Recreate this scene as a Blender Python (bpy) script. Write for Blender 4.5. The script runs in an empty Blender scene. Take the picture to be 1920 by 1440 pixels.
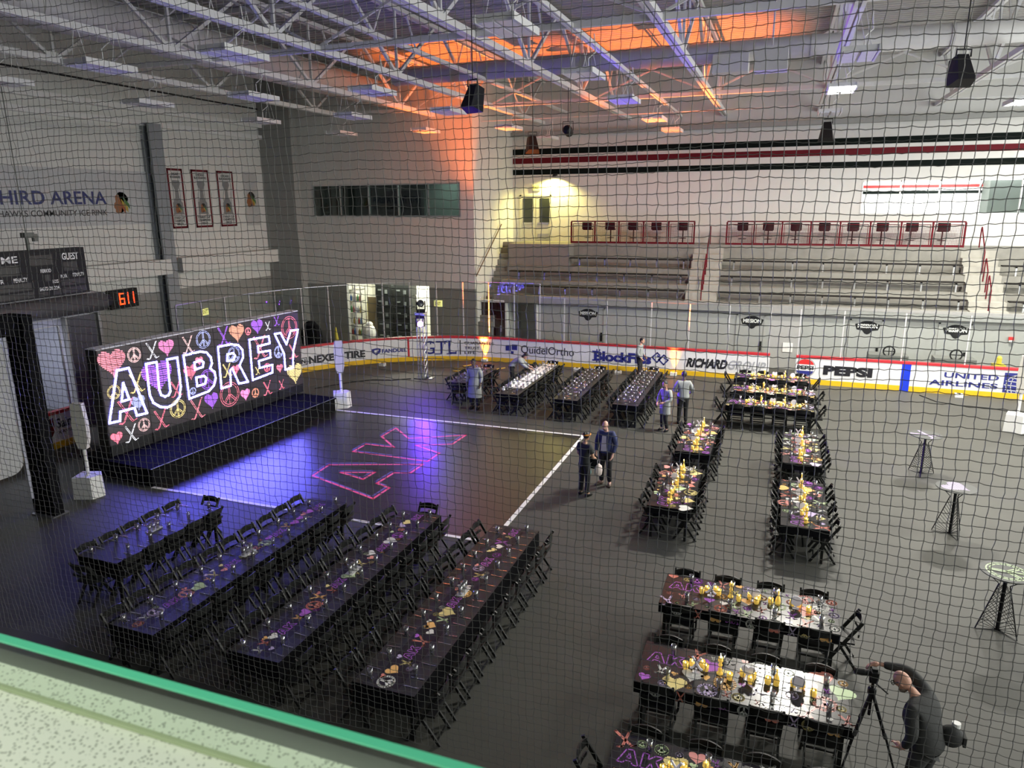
import bpy, bmesh, math, random
import numpy as np
from mathutils import Vector, Matrix
S = bpy.context.scene; COL = S.collection
R = math.radians; PI = math.pi; sin, cos = math.sin, math.cos
rnd = random.Random(7)

# ---------------------------------------------------------------- camera
def cam_axes(yaw, pitch, roll):
    f = Vector((-sin(yaw)*cos(pitch), cos(yaw)*cos(pitch), -sin(pitch)))
    r = Vector((cos(yaw), sin(yaw), 0)); d = f.cross(r)
    return cos(roll)*r + sin(roll)*d, -sin(roll)*r + cos(roll)*d, f
cr, cd, cf = cam_axes(R(20.357), R(14.053), R(0.427))
cd_ = bpy.data.cameras.new('camera'); cam = bpy.data.objects.new('camera', cd_); COL.objects.link(cam)
cam.matrix_world = Matrix(((cr.x, -cd.x, -cf.x, 0), (cr.y, -cd.y, -cf.y, 0), (cr.z, -cd.z, -cf.z, 7.0), (0, 0, 0, 1)))
cd_.sensor_width = 36; cd_.lens = 36*1349.2/1920; cd_.clip_start = 0.05; cd_.clip_end = 200
cd_.dof.use_dof = True; cd_.dof.focus_distance = 9; cd_.dof.aperture_fstop = 9
S.camera = cam
# ---------------------------------------------------------------- world, light, exposure
W = bpy.data.worlds.new('world'); S.world = W; W.use_nodes = True
W.node_tree.nodes['Background'].inputs[0].default_value = (.97, 1, .96, 1)
W.node_tree.nodes['Background'].inputs[1].default_value = 3.3
S.view_settings.view_transform = 'Standard'; S.view_settings.look = 'None'
S.view_settings.gamma = 1; S.view_settings.use_curve_mapping = False; S.view_settings.exposure = 0.0
S.cycles.max_bounces = 6; S.cycles.diffuse_bounces = 3; S.cycles.glossy_bounces = 3
S.cycles.transparent_max_bounces = 12; S.cycles.caustics_reflective = False; S.cycles.caustics_refractive = False
def light(name, kind, loc, power, color=(1, 1, 1), aim=None, size=.1, size_y=None, angle=40, blend=.5):
    l = bpy.data.lights.new(name, kind); l.energy = power; l.color = color
    if kind == 'AREA':
        l.size = size
        if size_y: l.shape = 'RECTANGLE'; l.size_y = size_y
    else: l.shadow_soft_size = size
    if kind == 'SPOT': l.spot_size = R(angle); l.spot_blend = blend
    o = bpy.data.objects.new(name, l); COL.objects.link(o); o.location = loc
    if aim is not None:
        o.rotation_euler = (Vector(aim)-Vector(loc)).to_track_quat('-Z', 'Y').to_euler()
    return o
WARM = (1, .96, .86)
LAMPS = [(1.18, 22.8), (6.65, 27.9)]
for x, y in LAMPS:
    light('lamp_light', 'AREA', (x, y, 9.8), 1800, WARM, (x, y, 0), 1.2, .5)
light('lamp_light', 'AREA', (12.5, 17.0, 10.5), 1300, WARM, (12.5, 17, 0), 2.4, 1.2); light('lamp_light', 'AREA', (12.0, 32.5, 10.3), 450, WARM, (10, 33.5, 0), 2.4, 1.2)     # added out-of-view lamps at the right, to light floor and stands
light('door_downlight', 'SPOT', (-11.2, 36.55, 8.35), 1000, (1, .86, .24), (-11.5, 36.72, 5), .04, angle=150, blend=.6)
for x, y in ((-12.38, 29.6), (-3.85, 29.6)):
    light('uplight', 'SPOT', (x, y, .2), 30000, (1, .18, .025), (x-.1, y+.1, 3), .03, angle=44, blend=.8)
    light('uplight', 'SPOT', (x, 29.82 if x < -10 else 29.87, .15), 420, (1, .3, .012), (x, 29.9, 1.3), .02, angle=50, blend=.9)
light('moving_head_beam', 'SPOT', (-13.2, 25.9, 2.3), 16000, (.16, .04, 1), (-2.9, 22.4, 1.2), .06, angle=15, blend=.4)
light('moving_head_beam', 'SPOT', (-13.3, 25.9, 2.9), 9000, (.12, .02, 1), (-.2, 20.0, 11.2), .06, angle=32, blend=.5)
light('white_beam', 'SPOT', (-7.4, 17.7, 10.6), 2600, (1, 1, .97), (-8.35, 24.4, .8), .05, angle=13, blend=.5)
light('garage_lamp', 'AREA', (-18.2, 33.2, 3.5), 420, (1, .96, .8), (-18.2, 33.2, 0), 3, 1.5)
light('corridor_lamp', 'AREA', (-11.6, 33.6, 2.5), 90, (1, .98, .9), (-11.6, 33.6, 0), 1.2, 1.2)
light('lounge_lamp', 'AREA', (7.2, 38.4, 8.6), 420, (1, .98, .95), (7.2, 39.6, 7.2), 6, .8)
light('gallery_lamp', 'AREA', (-16.6, 33.9, 8.9), 260, (.85, 1, .92), (-14.9, 33.6, 6), 1, 1)
light('ledge_fill_light', 'AREA', (-1.6, -1.2, 8.6), 75, (.93, 1, .86), (-.8, .3, 6.4), 1.2, .6)  # added unseen lamp behind the camera, brightens the stone ledge

# ---------------------------------------------------------------- materials
MATS = {}
def mat(name, col=(.5, .5, .5), rough=.5, metal=0, spec=.5, emit=None, es=0, vary=.06, scale=6, bump=0, coat=0, zsplit=None, bscale=None):
    if name in MATS: return MATS[name]
    m = bpy.data.materials.new(name); m.use_nodes = True; MATS[name] = m
    nt = m.node_tree; N = nt.nodes; L = nt.links; p = N['Principled BSDF']
    p.inputs['Roughness'].default_value = rough; p.inputs['Metallic'].default_value = metal
    p.inputs['Specular IOR Level'].default_value = spec; p.inputs['Coat Weight'].default_value = coat
    p.inputs['Coat Roughness'].default_value = .08
    p.inputs['Base Color'].default_value = (*col, 1)
    tc = N.new('ShaderNodeTexCoord'); nz = N.new('ShaderNodeTexNoise')
    nz.inputs['Scale'].default_value = scale; nz.inputs['Detail'].default_value = 3
    L.new(tc.outputs['Object'], nz.inputs['Vector'])
    if vary:
        mx = N.new('ShaderNodeMix'); mx.data_type = 'RGBA'
        a = [max(0, c*(1-vary*2)) for c in col]; b = [min(1, c*(1+vary*2)) for c in col]
        mx.inputs[6].default_value = (*a, 1); mx.inputs[7].default_value = (*b, 1)
        L.new(nz.outputs['Fac'], mx.inputs[0]); out = mx.outputs[2]
        if zsplit:
            z0, c2 = zsplit; g = N.new('ShaderNodeNewGeometry'); sp = N.new('ShaderNodeSeparateXYZ')
            L.new(g.outputs['Position'], sp.inputs[0]); gt = N.new('ShaderNodeMath'); gt.operation = 'LESS_THAN'
            L.new(sp.outputs['Z'], gt.inputs[0]); gt.inputs[1].default_value = z0
            m2 = N.new('ShaderNodeMix'); m2.data_type = 'RGBA'; L.new(gt.outputs[0], m2.inputs[0])
            L.new(out, m2.inputs[6]); m2.inputs[7].default_value = (*c2, 1); out = m2.outputs[2]
        L.new(out, p.inputs['Base Color'])
    if bump:
        n2 = N.new('ShaderNodeTexNoise'); n2.inputs['Scale'].default_value = bscale or scale*6; L.new(tc.outputs['Object'], n2.inputs['Vector'])
        bp = N.new('ShaderNodeBump'); bp.inputs['Strength'].default_value = bump; bp.inputs['Distance'].default_value = .02
        L.new(n2.outputs['Fac'], bp.inputs['Height']); L.new(bp.outputs['Normal'], p.inputs['Normal'])
    if emit:
        p.inputs['Emission Color'].default_value = (*emit, 1); p.inputs['Emission Strength'].default_value = es
    return m
def glassmat(name, tint=(1, 1, 1), gloss=.15, rough=.02):
    m = bpy.data.materials.new(name); m.use_nodes = True; MATS[name] = m
    nt = m.node_tree; N = nt.nodes; L = nt.links; N.remove(N['Principled BSDF'])
    t = N.new('ShaderNodeBsdfTransparent'); t.inputs[0].default_value = (*tint, 1)
    g = N.new('ShaderNodeBsdfGlossy'); g.inputs[1].default_value = rough
    fr = N.new('ShaderNodeLayerWeight'); fr.inputs[0].default_value = .35
    ad = N.new('ShaderNodeMath'); ad.operation = 'MULTIPLY_ADD'; L.new(fr.outputs['Facing'], ad.inputs[0]); ad.inputs[1].default_value = .5; ad.inputs[2].default_value = gloss*.5
    mu = N.new('ShaderNodeMath'); mu.operation = 'MULTIPLY'; L.new(ad.outputs[0], mu.inputs[0]); mu.inputs[1].default_value = gloss*3
    mx = N.new('ShaderNodeMixShader'); L.new(mu.outputs[0], mx.inputs[0]); L.new(t.outputs[0], mx.inputs[1]); L.new(g.outputs[0], mx.inputs[2])
    L.new(mx.outputs[0], N['Material Output'].inputs[0]); return m
WALL_W = mat('white_block_wall', (.61, .61, .58), .7, vary=.03, scale=2, bump=.05)
WALL_L = mat('white_wall_grey_base', (.61, .61, .58), .7, vary=.03, scale=2, zsplit=(3.45, (.25, .25, .235)))
WALL_F = mat('white_wall_low_grey_base', (.61, .61, .58), .7, vary=.03, scale=2, zsplit=(3.06, (.25, .25, .235)))
GREYW = mat('grey_wall_paint', (.3, .305, .29), .7, vary=.04)
STANDW = mat('light_grey_stand_wall', (.36, .36, .345), .6, vary=.04)
CONC = mat('concrete', (.21, .205, .18), .8, vary=.12, scale=3, bump=.1)
FLOOR = mat('dark_sport_tile', (.066, .066, .058), .55, spec=.24, vary=.12, scale=.7, bump=.02)
DANCE = mat('dance_vinyl', (.018, .0165, .015), .32, spec=1, vary=.1, scale=1.5)
BLACK = mat('black_paint', (.009, .009, .01), .5, spec=.22)
CLOTHB = mat('black_cloth', (.006, .006, .0075), .9, spec=.06)
RESIN = mat('black_resin', (.009, .0095, .009), .45, spec=.3)
STEELW = mat('white_painted_steel', (.7, .7, .69), .45, vary=.04)
DECK = mat('roof_deck', (.42, .41, .39), .6, vary=.05)
DUCT = mat('duct_paint', (.6, .59, .58), .55, vary=.03)
STEEL = mat('stainless_steel', (.62, .62, .6), .22, 1, vary=.03)
ALU = mat('aluminium', (.6, .6, .6), .35, 1, vary=.03)
WHITE = mat('white_plastic', (.75, .75, .72), .35, vary=.03)
BOARDW = mat('board_white', (.72, .72, .72), .3, vary=.04, scale=12)
BOARDY = mat('board_yellow', (.75, .47, .02), .35)
BOARDR = mat('board_red', (.5, .03, .04), .35)
DKRED = mat('dark_red_paint', (.11, .01, .016), .6, spec=.1)
BLACKP = mat('black_stripe', (.006, .009, .008), .7, spec=.05)
NAVY = mat('navy_print', (.025, .03, .2), .4)
BLKPRINT = mat('black_print', (.015, .015, .02), .4)
GREYPRINT = mat('grey_print', (.35, .36, .38), .4)
BLUEP = mat('blue_print', (.01, .04, .6), .4)
REDP = mat('red_print', (.6, .03, .03), .4)
WOODB = mat('bench_top', (.02, .018, .016), .7, spec=.1)
GLASS = glassmat('shield_glass', (.93, .95, .94), .07)
DRINK = glassmat('drinking_glass', (.95, .96, .98), .45, .05)
WINGL = glassmat('window_glass', (.55, .6, .58), .16)
RAILGL = glassmat('rail_glass', (.95, .98, .95), .04)
GREENE = mat('green_glass_edge', (.1, .55, .33), .25, emit=(.05, .5, .28), es=.04)
CUTLERY = mat('cutlery_steel', (.85, .85, .87), .15, 1)
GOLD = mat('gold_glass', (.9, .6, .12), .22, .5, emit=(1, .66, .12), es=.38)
FLAME = mat('candle_flame', (1, .8, .4), .5, emit=(1, .78, .3), es=5)
LAMPON = mat('lit_lamp', (1, 1, 1), .5, emit=(1, .99, .95), es=14)
LAMPOFF = mat('lamp_diffuser_off', (.72, .72, .76), .3)
SKIN = mat('skin', (.55, .3, .21), .5); SKIN2 = mat('tan_skin', (.45, .25, .16), .5); SKIN3 = mat('dark_skin', (.1, .055, .035), .5)
HAIRB = mat('black_hair', (.01, .008, .008), .5)
EYE = mat('eye_dark', (.02, .015, .01), .2)
PR = {'p': (.85, .36, .32), 'y': (.85, .72, .3), 'o': (.9, .52, .18), 'v': (.45, .14, .62), 'w': (.8, .8, .75), 'g': (.6, .75, .45), 'r': (.75, .26, .2), 'l': (.6, .5, .75)}
PRINT = {k: mat('print_'+k, c, .16, spec=.6, vary=.03) for k, c in PR.items()}
TOPP = mat('glossy_black_print', (.02, .018, .019), .24, spec=.32)
RUNP = mat('matt_black_runner', (.016, .013, .014), .5, spec=.3)
TOPD = mat('dark_laminate_top', (.017, .017, .018), .48, spec=.6)

# ---------------------------------------------------------------- mesh helper
class MB:
    def __init__(s): s.v = []; s.f = []; s.mi = []; s.c = 0; s.mats = []
    def use(s, m):
        if m not in s.mats: s.mats.append(m)
        s.c = s.mats.index(m); return s
    def add(s, vs, fs):
        o = len(s.v); s.v += [tuple(p) for p in vs]; s.f += [tuple(i+o for i in f) for f in fs]; s.mi += [s.c]*len(fs); return s
    def poly(s, pts): return s.add(pts, [tuple(range(len(pts)))])
    def box(s, a, b, M=None):
        x0, y0, z0 = a; x1, y1, z1 = b
        vs = [(x0, y0, z0), (x1, y0, z0), (x1, y1, z0), (x0, y1, z0), (x0, y0, z1), (x1, y0, z1), (x1, y1, z1), (x0, y1, z1)]
        if M is not None: vs = [M @ Vector(p) for p in vs]
        return s.add(vs, [(0, 3, 2, 1), (4, 5, 6, 7), (0, 1, 5, 4), (1, 2, 6, 5), (2, 3, 7, 6), (3, 0, 4, 7)])
    def cbox(s, c, d, M=None): return s.box([c[i]-d[i]/2 for i in range(3)], [c[i]+d[i]/2 for i in range(3)], M)
    def bar(s, p, q, w, h=None, up=(0, 0, 1)):
        p = Vector(p); q = Vector(q); h = h or w; d = (q-p).normalized(); u = Vector(up)
        if abs(d.dot(u)) > .98: u = Vector((0, 1, 0))
        r = d.cross(u).normalized(); u = r.cross(d)
        vs = [e+r*(a*w/2)+u*(b*h/2) for e in (p, q) for a, b in ((-1, -1), (1, -1), (1, 1), (-1, 1))]
        return s.add(vs, [(0, 1, 2, 3), (7, 6, 5, 4), (0, 4, 5, 1), (1, 5, 6, 2), (2, 6, 7, 3), (3, 7, 4, 0)])
    def tube(s, pts, r, n=8, closed=False):
        pts = [Vector(p) for p in pts]; k = len(pts); rs = r if isinstance(r, (list, tuple)) else [r]*k
        vs = []; fs = []; prev = None
        for i, p in enumerate(pts):
            a = pts[(i-1) % k] if (closed or i > 0) else p; b = pts[(i+1) % k] if (closed or i < k-1) else p
            d = (b-a).normalized()
            u = prev if prev else (Vector((0, 0, 1)) if abs(d.z) < .9 else Vector((1, 0, 0)))
            x = d.cross(u).normalized(); y = x.cross(d); prev = y
            vs += [p+(x*cos(2*PI*j/n)+y*sin(2*PI*j/n))*rs[i] for j in range(n)]
        for i in range(k if closed else k-1):
            for j in range(n):
                a = i*n+j; b = i*n+(j+1) % n; c = ((i+1) % k)*n
                fs.append((a, b, c+(j+1) % n, c+j))
        if not closed: fs += [tuple(range(n))[::-1], tuple(range((k-1)*n, k*n))]
        return s.add(vs, fs)
    def lathe(s, prof, n=14, o=(0, 0, 0), M=None):
        vs = []; fs = []; k = len(prof)
        for r, z in prof:
            vs += [Vector((o[0]+r*cos(2*PI*j/n), o[1]+r*sin(2*PI*j/n), o[2]+z)) for j in range(n)]
        if M is not None: vs = [M @ p for p in vs]
        for i in range(k-1):
            for j in range(n): fs.append((i*n+j, i*n+(j+1) % n, (i+1)*n+(j+1) % n, (i+1)*n+j))
        if prof[0][0] > 1e-4: fs.append(tuple(range(n))[::-1])
        if prof[-1][0] > 1e-4: fs.append(tuple(range((k-1)*n, k*n)))
        return s.add(vs, fs)
    def sph(s, c, r, n=12, m=8, M=None):
        vs = []; fs = []
        for i in range(m+1):
            t = PI*i/m
            for j in range(n):
                q = 2*PI*j/n; vs.append(Vector((r[0]*sin(t)*cos(q), r[1]*sin(t)*sin(q), -r[2]*cos(t))))
        vs = [(M @ p if M is not None else p)+Vector(c) for p in vs]
        for i in range(m):
            for j in range(n): fs.append((i*n+j, i*n+(j+1) % n, (i+1)*n+(j+1) % n, (i+1)*n+j))
        return s.add(vs, fs)
    def prism(s, poly, f0, f1):          # f0/f1 map a 2-D point to the two end faces
        n = len(poly); vs = [f0(*p) for p in poly]+[f1(*p) for p in poly]
        return s.add(vs, [tuple(range(n))[::-1], tuple(range(n, 2*n))]+[(i, (i+1) % n, n+(i+1) % n, n+i) for i in range(n)])
    def mesh(s, name, smooth=False):
        me = bpy.data.meshes.new(name); me.from_pydata(s.v, [], s.f)
        for m in s.mats: me.materials.append(m)
        if len(s.mats) > 1: me.polygons.foreach_set('material_index', s.mi)
        if smooth: me.polygons.foreach_set('use_smooth', [True]*len(s.f))
        me.update(); return me
    def build(s, name, m=None, parent=None, loc=None, rotz=0, smooth=False, **tags):
        if m is not None: s.mats = [m]; s.mi = [0]*len(s.f)
        o = bpy.data.objects.new(name, s.mesh(name, smooth)); COL.objects.link(o)
        if parent: o.parent = parent
        if loc: o.location = loc
        o.rotation_euler.z = rotz
        tag(o, **tags); return o
def tag(o, label=None, cat=None, group=None, kind=None):
    for k, v in (('label', label), ('category', cat), ('group', group), ('kind', kind)):
        if v: o[k] = v
    return o
def thing(name, label, cat, loc=(0, 0, 0), rotz=0, group=None):
    o = bpy.data.objects.new(name, None); COL.objects.link(o); o.location = loc; o.rotation_euler = (0, 0, rotz)
    o.empty_display_size = .1
    return tag(o, label, cat, group)
def dup(root, loc, rotz, label, group=None):
    r = root.copy(); COL.objects.link(r); r.location = loc; r.rotation_euler = (0, 0, rotz); r['label'] = label
    if group: r['group'] = group
    for c in root.children:
        d = c.copy(); COL.objects.link(d); d.parent = r
        for g in c.children:
            e = g.copy(); COL.objects.link(e); e.parent = d
    return r
def struct(name, mb, m=None, smooth=False): return mb.build(name, m, smooth=smooth, kind='structure')
ORD = ['first', 'second', 'third', 'fourth', 'fifth', 'sixth', 'seventh', 'eighth', 'ninth', 'tenth', 'eleventh', 'twelfth', 'thirteenth', 'fourteenth']

# ---------------------------------------------------------------- lettering
TX = {}
def txt(s, bold=0, shear=0):
    k = (s, bold, shear)
    if k not in TX:
        cu = bpy.data.curves.new('t', 'FONT'); cu.body = s; cu.offset = bold; cu.shear = shear; cu.dimensions = '2D'; cu.fill_mode = 'BOTH'; cu.resolution_u = 4
        o = bpy.data.objects.new('t', cu); COL.objects.link(o)
        me = bpy.data.meshes.new_from_object(o.evaluated_get(bpy.context.evaluated_depsgraph_get()))
        vs = [(v.co.x, v.co.y) for v in me.vertices]; fs = [tuple(p.vertices) for p in me.polygons]
        bpy.data.objects.remove(o); bpy.data.curves.remove(cu); bpy.data.meshes.remove(me)
        xs = [v[0] for v in vs]; ys = [v[1] for v in vs]
        TX[k] = (vs, fs, (min(xs), max(xs), min(ys), max(ys)))
    return TX[k]
def letters(mb, s, mapf, x0, x1, y0, y1, bold=.02, shear=0):
    vs, fs, (a, b, c, d) = txt(s, bold, shear)
    mb.add([mapf(x0+(x-a)/(b-a)*(x1-x0), y0+(y-c)/(d-c)*(y1-y0)) for x, y in vs], fs)
def ribbon(mb, pts, w, mapf, closed=False):
    n = len(pts)
    for i in range(n if closed else n-1):
        a = Vector(pts[i]); b = Vector(pts[(i+1) % n]); d = b-a
        if d.length < 1e-6: continue
        d.normalize(); q = Vector((-d.y, d.x))*(w/2); e = d*(w*.42)
        mb.poly([mapf(*(a-e-q)), mapf(*(b+e-q)), mapf(*(b+e+q)), mapf(*(a-e+q))])
def heart_pts(n=28):
    o = []
    for i in range(n):
        t = 2*PI*i/n; o.append((16*sin(t)**3/30., (13*cos(t)-5*cos(2*t)-2*cos(3*t)-cos(4*t)+2.5)/30.))
    return o
def glyph(mb, kind, cx, cy, h, mapf, w, rot=0, zig=False):
    ca, sa = cos(rot), sin(rot)
    T = lambda x, y: (cx+(x*ca-y*sa)*h, cy+(x*sa+y*ca)*h)
    if kind == 'heart':
        P = heart_pts()
        if not zig: mb.poly([mapf(*T(*p)) for p in P]); return
        pts = []; rows = 15
        for half in (0, 1):
            for i in range(rows):
                y = .46-.93*i/(rows-1)
                xs = []
                for (x0, y0), (x1, y1) in zip(P, P[1:]+P[:1]):
                    if (y0-y)*(y1-y) < 0: xs.append(x0+(x1-x0)*(y-y0)/(y1-y0))
                xs.sort()
                if len(xs) >= 2:
                    for k in range(0, len(xs)-1, 2): ribbon(mb, [T(xs[k], y), T(xs[k+1], y-.03)], w, mapf)
            break
    elif kind == 'peace':
        for r in (.48, .40):
            ribbon(mb, [T(r*cos(2*PI*i/20), r*sin(2*PI*i/20)) for i in range(20)], w, mapf, True)
        for a in (90, -90, -45, -135):
            d = Vector((cos(R(a)), sin(R(a)))); q = Vector((-d.y, d.x))*.035
            for sg in (-1, 1): ribbon(mb, [T(*(q*sg)), T(*(d*.4+q*sg))], w, mapf)
    elif kind == 'sticks':
        for m in (-1, 1):
            pts = [(m*-.30, .48), (m*.16, -.36), (m*.22, -.43), (m*.36, -.38)]; off = .032
            ribbon(mb, [T(x-off, y) for x, y in pts], w, mapf); ribbon(mb, [T(x+off, y+.02) for x, y in pts], w, mapf)
            ribbon(mb, [T(pts[-1][0]-off, pts[-1][1]), T(pts[-1][0]+off, pts[-1][1]+.02)], w, mapf); ribbon(mb, [T(pts[0][0]-off, pts[0][1]), T(pts[0][0]+off, pts[0][1])], w, mapf)
AKS = [[(-11.27, 15.05), (-11.33, 15.9), (-8.88, 16.79), (-8.9, 16.09), (-9.32, 15.95), (-9.37, 15.14), (-8.91, 14.97), (-8.94, 14.23)], [(-10.7, 15.5), (-9.83, 15.81), (-9.86, 15.27)], [(-11.31, 17.07), (-11.3, 17.79), (-10.36, 17.8), (-11.23, 18.58), (-11.24, 19.5), (-10.35, 18.69), (-8.81, 19.56), (-8.84, 18.64), (-9.84, 18.18), (-8.86, 17.78), (-8.87, 17.05)]]
def ak(mb, cx, cy, h, mapf, w, rot=0):
    ca, sa = cos(rot), sin(rot)
    for p in AKS:
        q = [((y-16.9)/2.5, (-10.1-x)/2.5*-1*-1) for x, y in p]
        ribbon(mb, [(cx+(x*ca-y*sa)*h, cy+(x*sa+y*ca)*h) for x, y in q], w, mapf, True)

# ---------------------------------------------------------------- room shell
def wallgrid(axis, c0, c1, u0, u1, z0, z1, holes=()):
    mb = MB(); us = sorted({u0, u1}|{h[i] for h in holes for i in (0, 1)}); zs = sorted({z0, z1}|{h[i] for h in holes for i in (2, 3)})
    for a, b in zip(us, us[1:]):
        for c, d in zip(zs, zs[1:]):
            if any(h[0] <= a and b <= h[1] and h[2] <= c and d <= h[3] for h in holes): continue
            if axis == 'y': mb.box((a, c0, c), (b, c1, d))
            else: mb.box((c0, a, c), (c1, b, d))
    return mb
TOP = 13.1; XR = 15.0
struct('floor', MB().box((-25, .5, -.2), (XR, 32.5, 0)), FLOOR)
struct('wall_left', wallgrid('x', -25.2, -25, .5, 31.4, 0, TOP), WALL_L)
struct('wall_front_left', wallgrid('y', 31.2, 31.9, -25, -23.1, 0, TOP), GREYW)
struct('wall_front', wallgrid('y', 31.7, 31.9, -23.1, -13.6, 0, TOP, [(-22.4, -14.3, 6.43, 7.98), (-20.75, -16.05, 0, 3.12)]), WALL_F)
struct('wall_return', wallgrid('x', -13.8, -13.6, 31.9, 37, 0, TOP), WALL_W)
struct('wall_far', wallgrid('y', 37, 37.2, -13.8, XR, 0, TOP, [(3.2, 12.4, 6.43, 7.88)]), WALL_W)
struct('wall_near', wallgrid('y', .3, .5, -25, XR, 0, 6.3), GREYW)
struct('wall_mezzanine', MB().box((-25.2, -3.2, 5.3), (XR, -3.0, TOP)).box((-25.2, -3.0, 5.3), (-25, .5, TOP)).box((-25, -3, 5.3), (XR, .3, 5.45)), mat('mezzanine_grey', (.16, .16, .155), .7))
struct('wall_under_stand', wallgrid('y', 32.5, 32.65, -13.6, XR, 0, 2.42, [(-12.3, -10.75, 0, 2.42)]), STANDW)
# corrugated roof deck
mb = MB(); prof = []
y = -3.2; k = 0
while y < 37.2:
    prof += [(y, TOP), (y+.11, TOP), (y+.15, TOP+.07), (y+.26, TOP+.07)]; y += .3
vs = [(x, yy, z) for yy, z in prof for x in (-25.2, XR)]
mb.add(vs, [(2*i, 2*i+1, 2*i+3, 2*i+2) for i in range(len(prof)-1)])
struct('ceiling', mb, DECK)
# left wall relief: ledge beam, column, pipe ledges
struct('trim_1', MB().box((-25, .5, 4.2), (-24.4, 24.1, 4.82)).box((-25, 24.7, 4.2), (-24.4, 31.2, 4.82)), WALL_W)
struct('trim_2', MB().box((-25, .5, 10.75), (-24.75, 31.2, 10.95)).box((-25, .5, 10.2), (-24.8, 31.2, 10.4)), STEELW)
mb = MB()
mb.box((-25, 23.85, 0), (-24.86, 24.5, 10.3)); mb.box((-24.86, 24.13, 0), (-24.6, 24.2, 10.3)); mb.box((-24.6, 23.85, 0), (-24.5, 24.5, 10.3))
mb.build('steel_column', mat('blue_grey_steel', (.24, .26, .28), .5), label='blue-grey steel column standing against the left wall between sign and banners', cat='column')
for k in range(5):
    MB().tube([(-24.9, .6, 10.02-.075*k), (-24.9, 24.0, 10.02-.075*k)], .016, 5).build('conduit', STEELW, label='thin grey conduit high on the left wall above the sign, %s of five' % ORD[k], cat='conduit', group='conduits on the left wall')
MB().tube([(-24.95, .6, 11.66), (-24.95, 31.2, 11.64)], .035, 6).build('cable', BLACK, label='dark cable running along the top of the left wall', cat='cable')
# far wall stripes
for i, (z0, z1, m) in enumerate(((9.46, 9.75, BLACKP), (9.02, 9.3, DKRED), (8.46, 8.73, BLACKP))):
    struct('trim_%d' % (i+3), MB().box((-13.58, 36.985, z0), (XR, 36.999, z1)), m)
struct('trim_6', MB().box((-13.6, 36.7, 10.35), (XR, 37, 10.55)), GREYW)
# gallery window in the front wall
mb = MB(); X0, X1, Z0, Z1 = -22.4, -14.3, 6.43, 7.98
for z in (Z0, Z1-.06): mb.box((X0, 31.68, z), (X1, 31.8, z+.06))
for i in range(6):
    x = X0+(X1-X0)*i/5; mb.box((x-.03, 31.68, Z0), (x+.03, 31.8, Z1))
wn = struct('window_1', mb, ALU)
for i in range(5):
    x = X0+(X1-X0)*i/5; MB().box((x+.03, 31.74, Z0+.06), (x+1.59, 31.755, Z1-.06)).build('pane', WINGL, wn)
DARKR = mat('dim_room', (.1, .12, .11), .7)
struct('wall_gallery', MB().box((X0-.3, 35.4, Z0-.6), (X1+.3, 35.5, 9.2)).box((X0-.4, 31.9, Z0-.6), (X0-.3, 35.5, 9.2)).box((X1+.3, 31.9, Z0-.6), (X1+.4, 35.5, 9.2)).box((X0, 31.9, Z0-.7), (X1+.3, 35.5, Z0-.6)).box((X0-.4, 31.9, 9.2), (X1+.4, 35.5, 9.3)), DARKR)
MB().box((-19.6, 34.2, 5.83), (-17.6, 34.5, 7.7)).build('dark_panel', BLACK, label='dark panel standing inside the gallery room behind its window', cat='panel')
# lounge window in the far wall
mb = MB(); X0, X1, Z0, Z1 = 3.2, 12.4, 6.43, 7.88
for z in (Z0, Z1-.05): mb.box((X0, 36.98, z), (X1, 37.1, z+.05))
for x in (3.2, 4.73, 6.26, 7.79, 9.32, 10.85, 12.4): mb.box((x-.025, 36.98, Z0), (x+.025, 37.1, Z1))
wn = struct('window_2', mb, ALU)
for x in (3.2, 4.73, 6.26, 7.79, 9.32, 10.85): MB().box((x+.03, 37.03, Z0+.05), (x+1.5, 37.045, Z1-.05)).build('pane', glassmat('clear_pane', (.95, .97, .96), .05), wn)
LOUNGE = mat('lounge_white', (.85, .85, .83), .6)
struct('wall_lounge', MB().box((2.4, 40, 5.6), (8.5, 40.1, 9)).box((2.3, 37.2, 5.6), (2.4, 40.1, 9)).box((2.4, 37.2, 5.5), (12.5, 40.1, 5.6)).box((2.3, 37.2, 9), (12.5, 40.1, 9.1)), LOUNGE)
struct('wall_lounge_dark', MB().box((8.5, 38.6, 5.6), (12.5, 38.7, 9)).box((8.5, 38.7, 5.6), (8.6, 40.1, 9)), DARKR)
struct('trim_7', MB().box((2.4, 39.97, 7.62), (8.5, 39.999, 7.74)), REDP); struct('trim_8', MB().box((2.4, 39.97, 7.34), (8.5, 39.999, 7.46)), BLACKP)
# garage store room and corridor behind the openings
struct('wall_store', MB().box((-21.2, 34.9, 0), (-15.6, 35, 4)).box((-21.3, 31.9, 0), (-21.2, 35, 4)).box((-15.6, 31.9, 0), (-15.5, 35, 4)).box((-21.3, 31.9, 4), (-15.5, 35, 4.1)).box((-21.3, 31.7, -.1), (-15.5, 35, 0)), mat('store_wall', (.75, .74, .66), .7))
struct('wall_corridor', MB().box((-12.6, 34.8, 0), (-10.4, 34.9, 2.7)).box((-12.5, 32.65, 0), (-12.4, 34.9, 2.7)).box((-10.6, 32.65, 0), (-10.5, 34.9, 2.7)).box((-12.6, 32.65, 2.6), (-10.4, 34.9, 2.7)).box((-12.6, 32.5, -.1), (-10.4, 34.9, 0)), mat('corridor_wall', (.78, .78, .74), .6))
mb = MB().box((-12.36, 32.42, 0), (-12.28, 32.68, 2.48)).box((-10.78, 32.42, 0), (-10.7, 32.68, 2.48)).box((-12.36, 32.42, 2.42), (-10.7, 32.68, 2.48))
struct('door_1', mb, WHITE)
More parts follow.
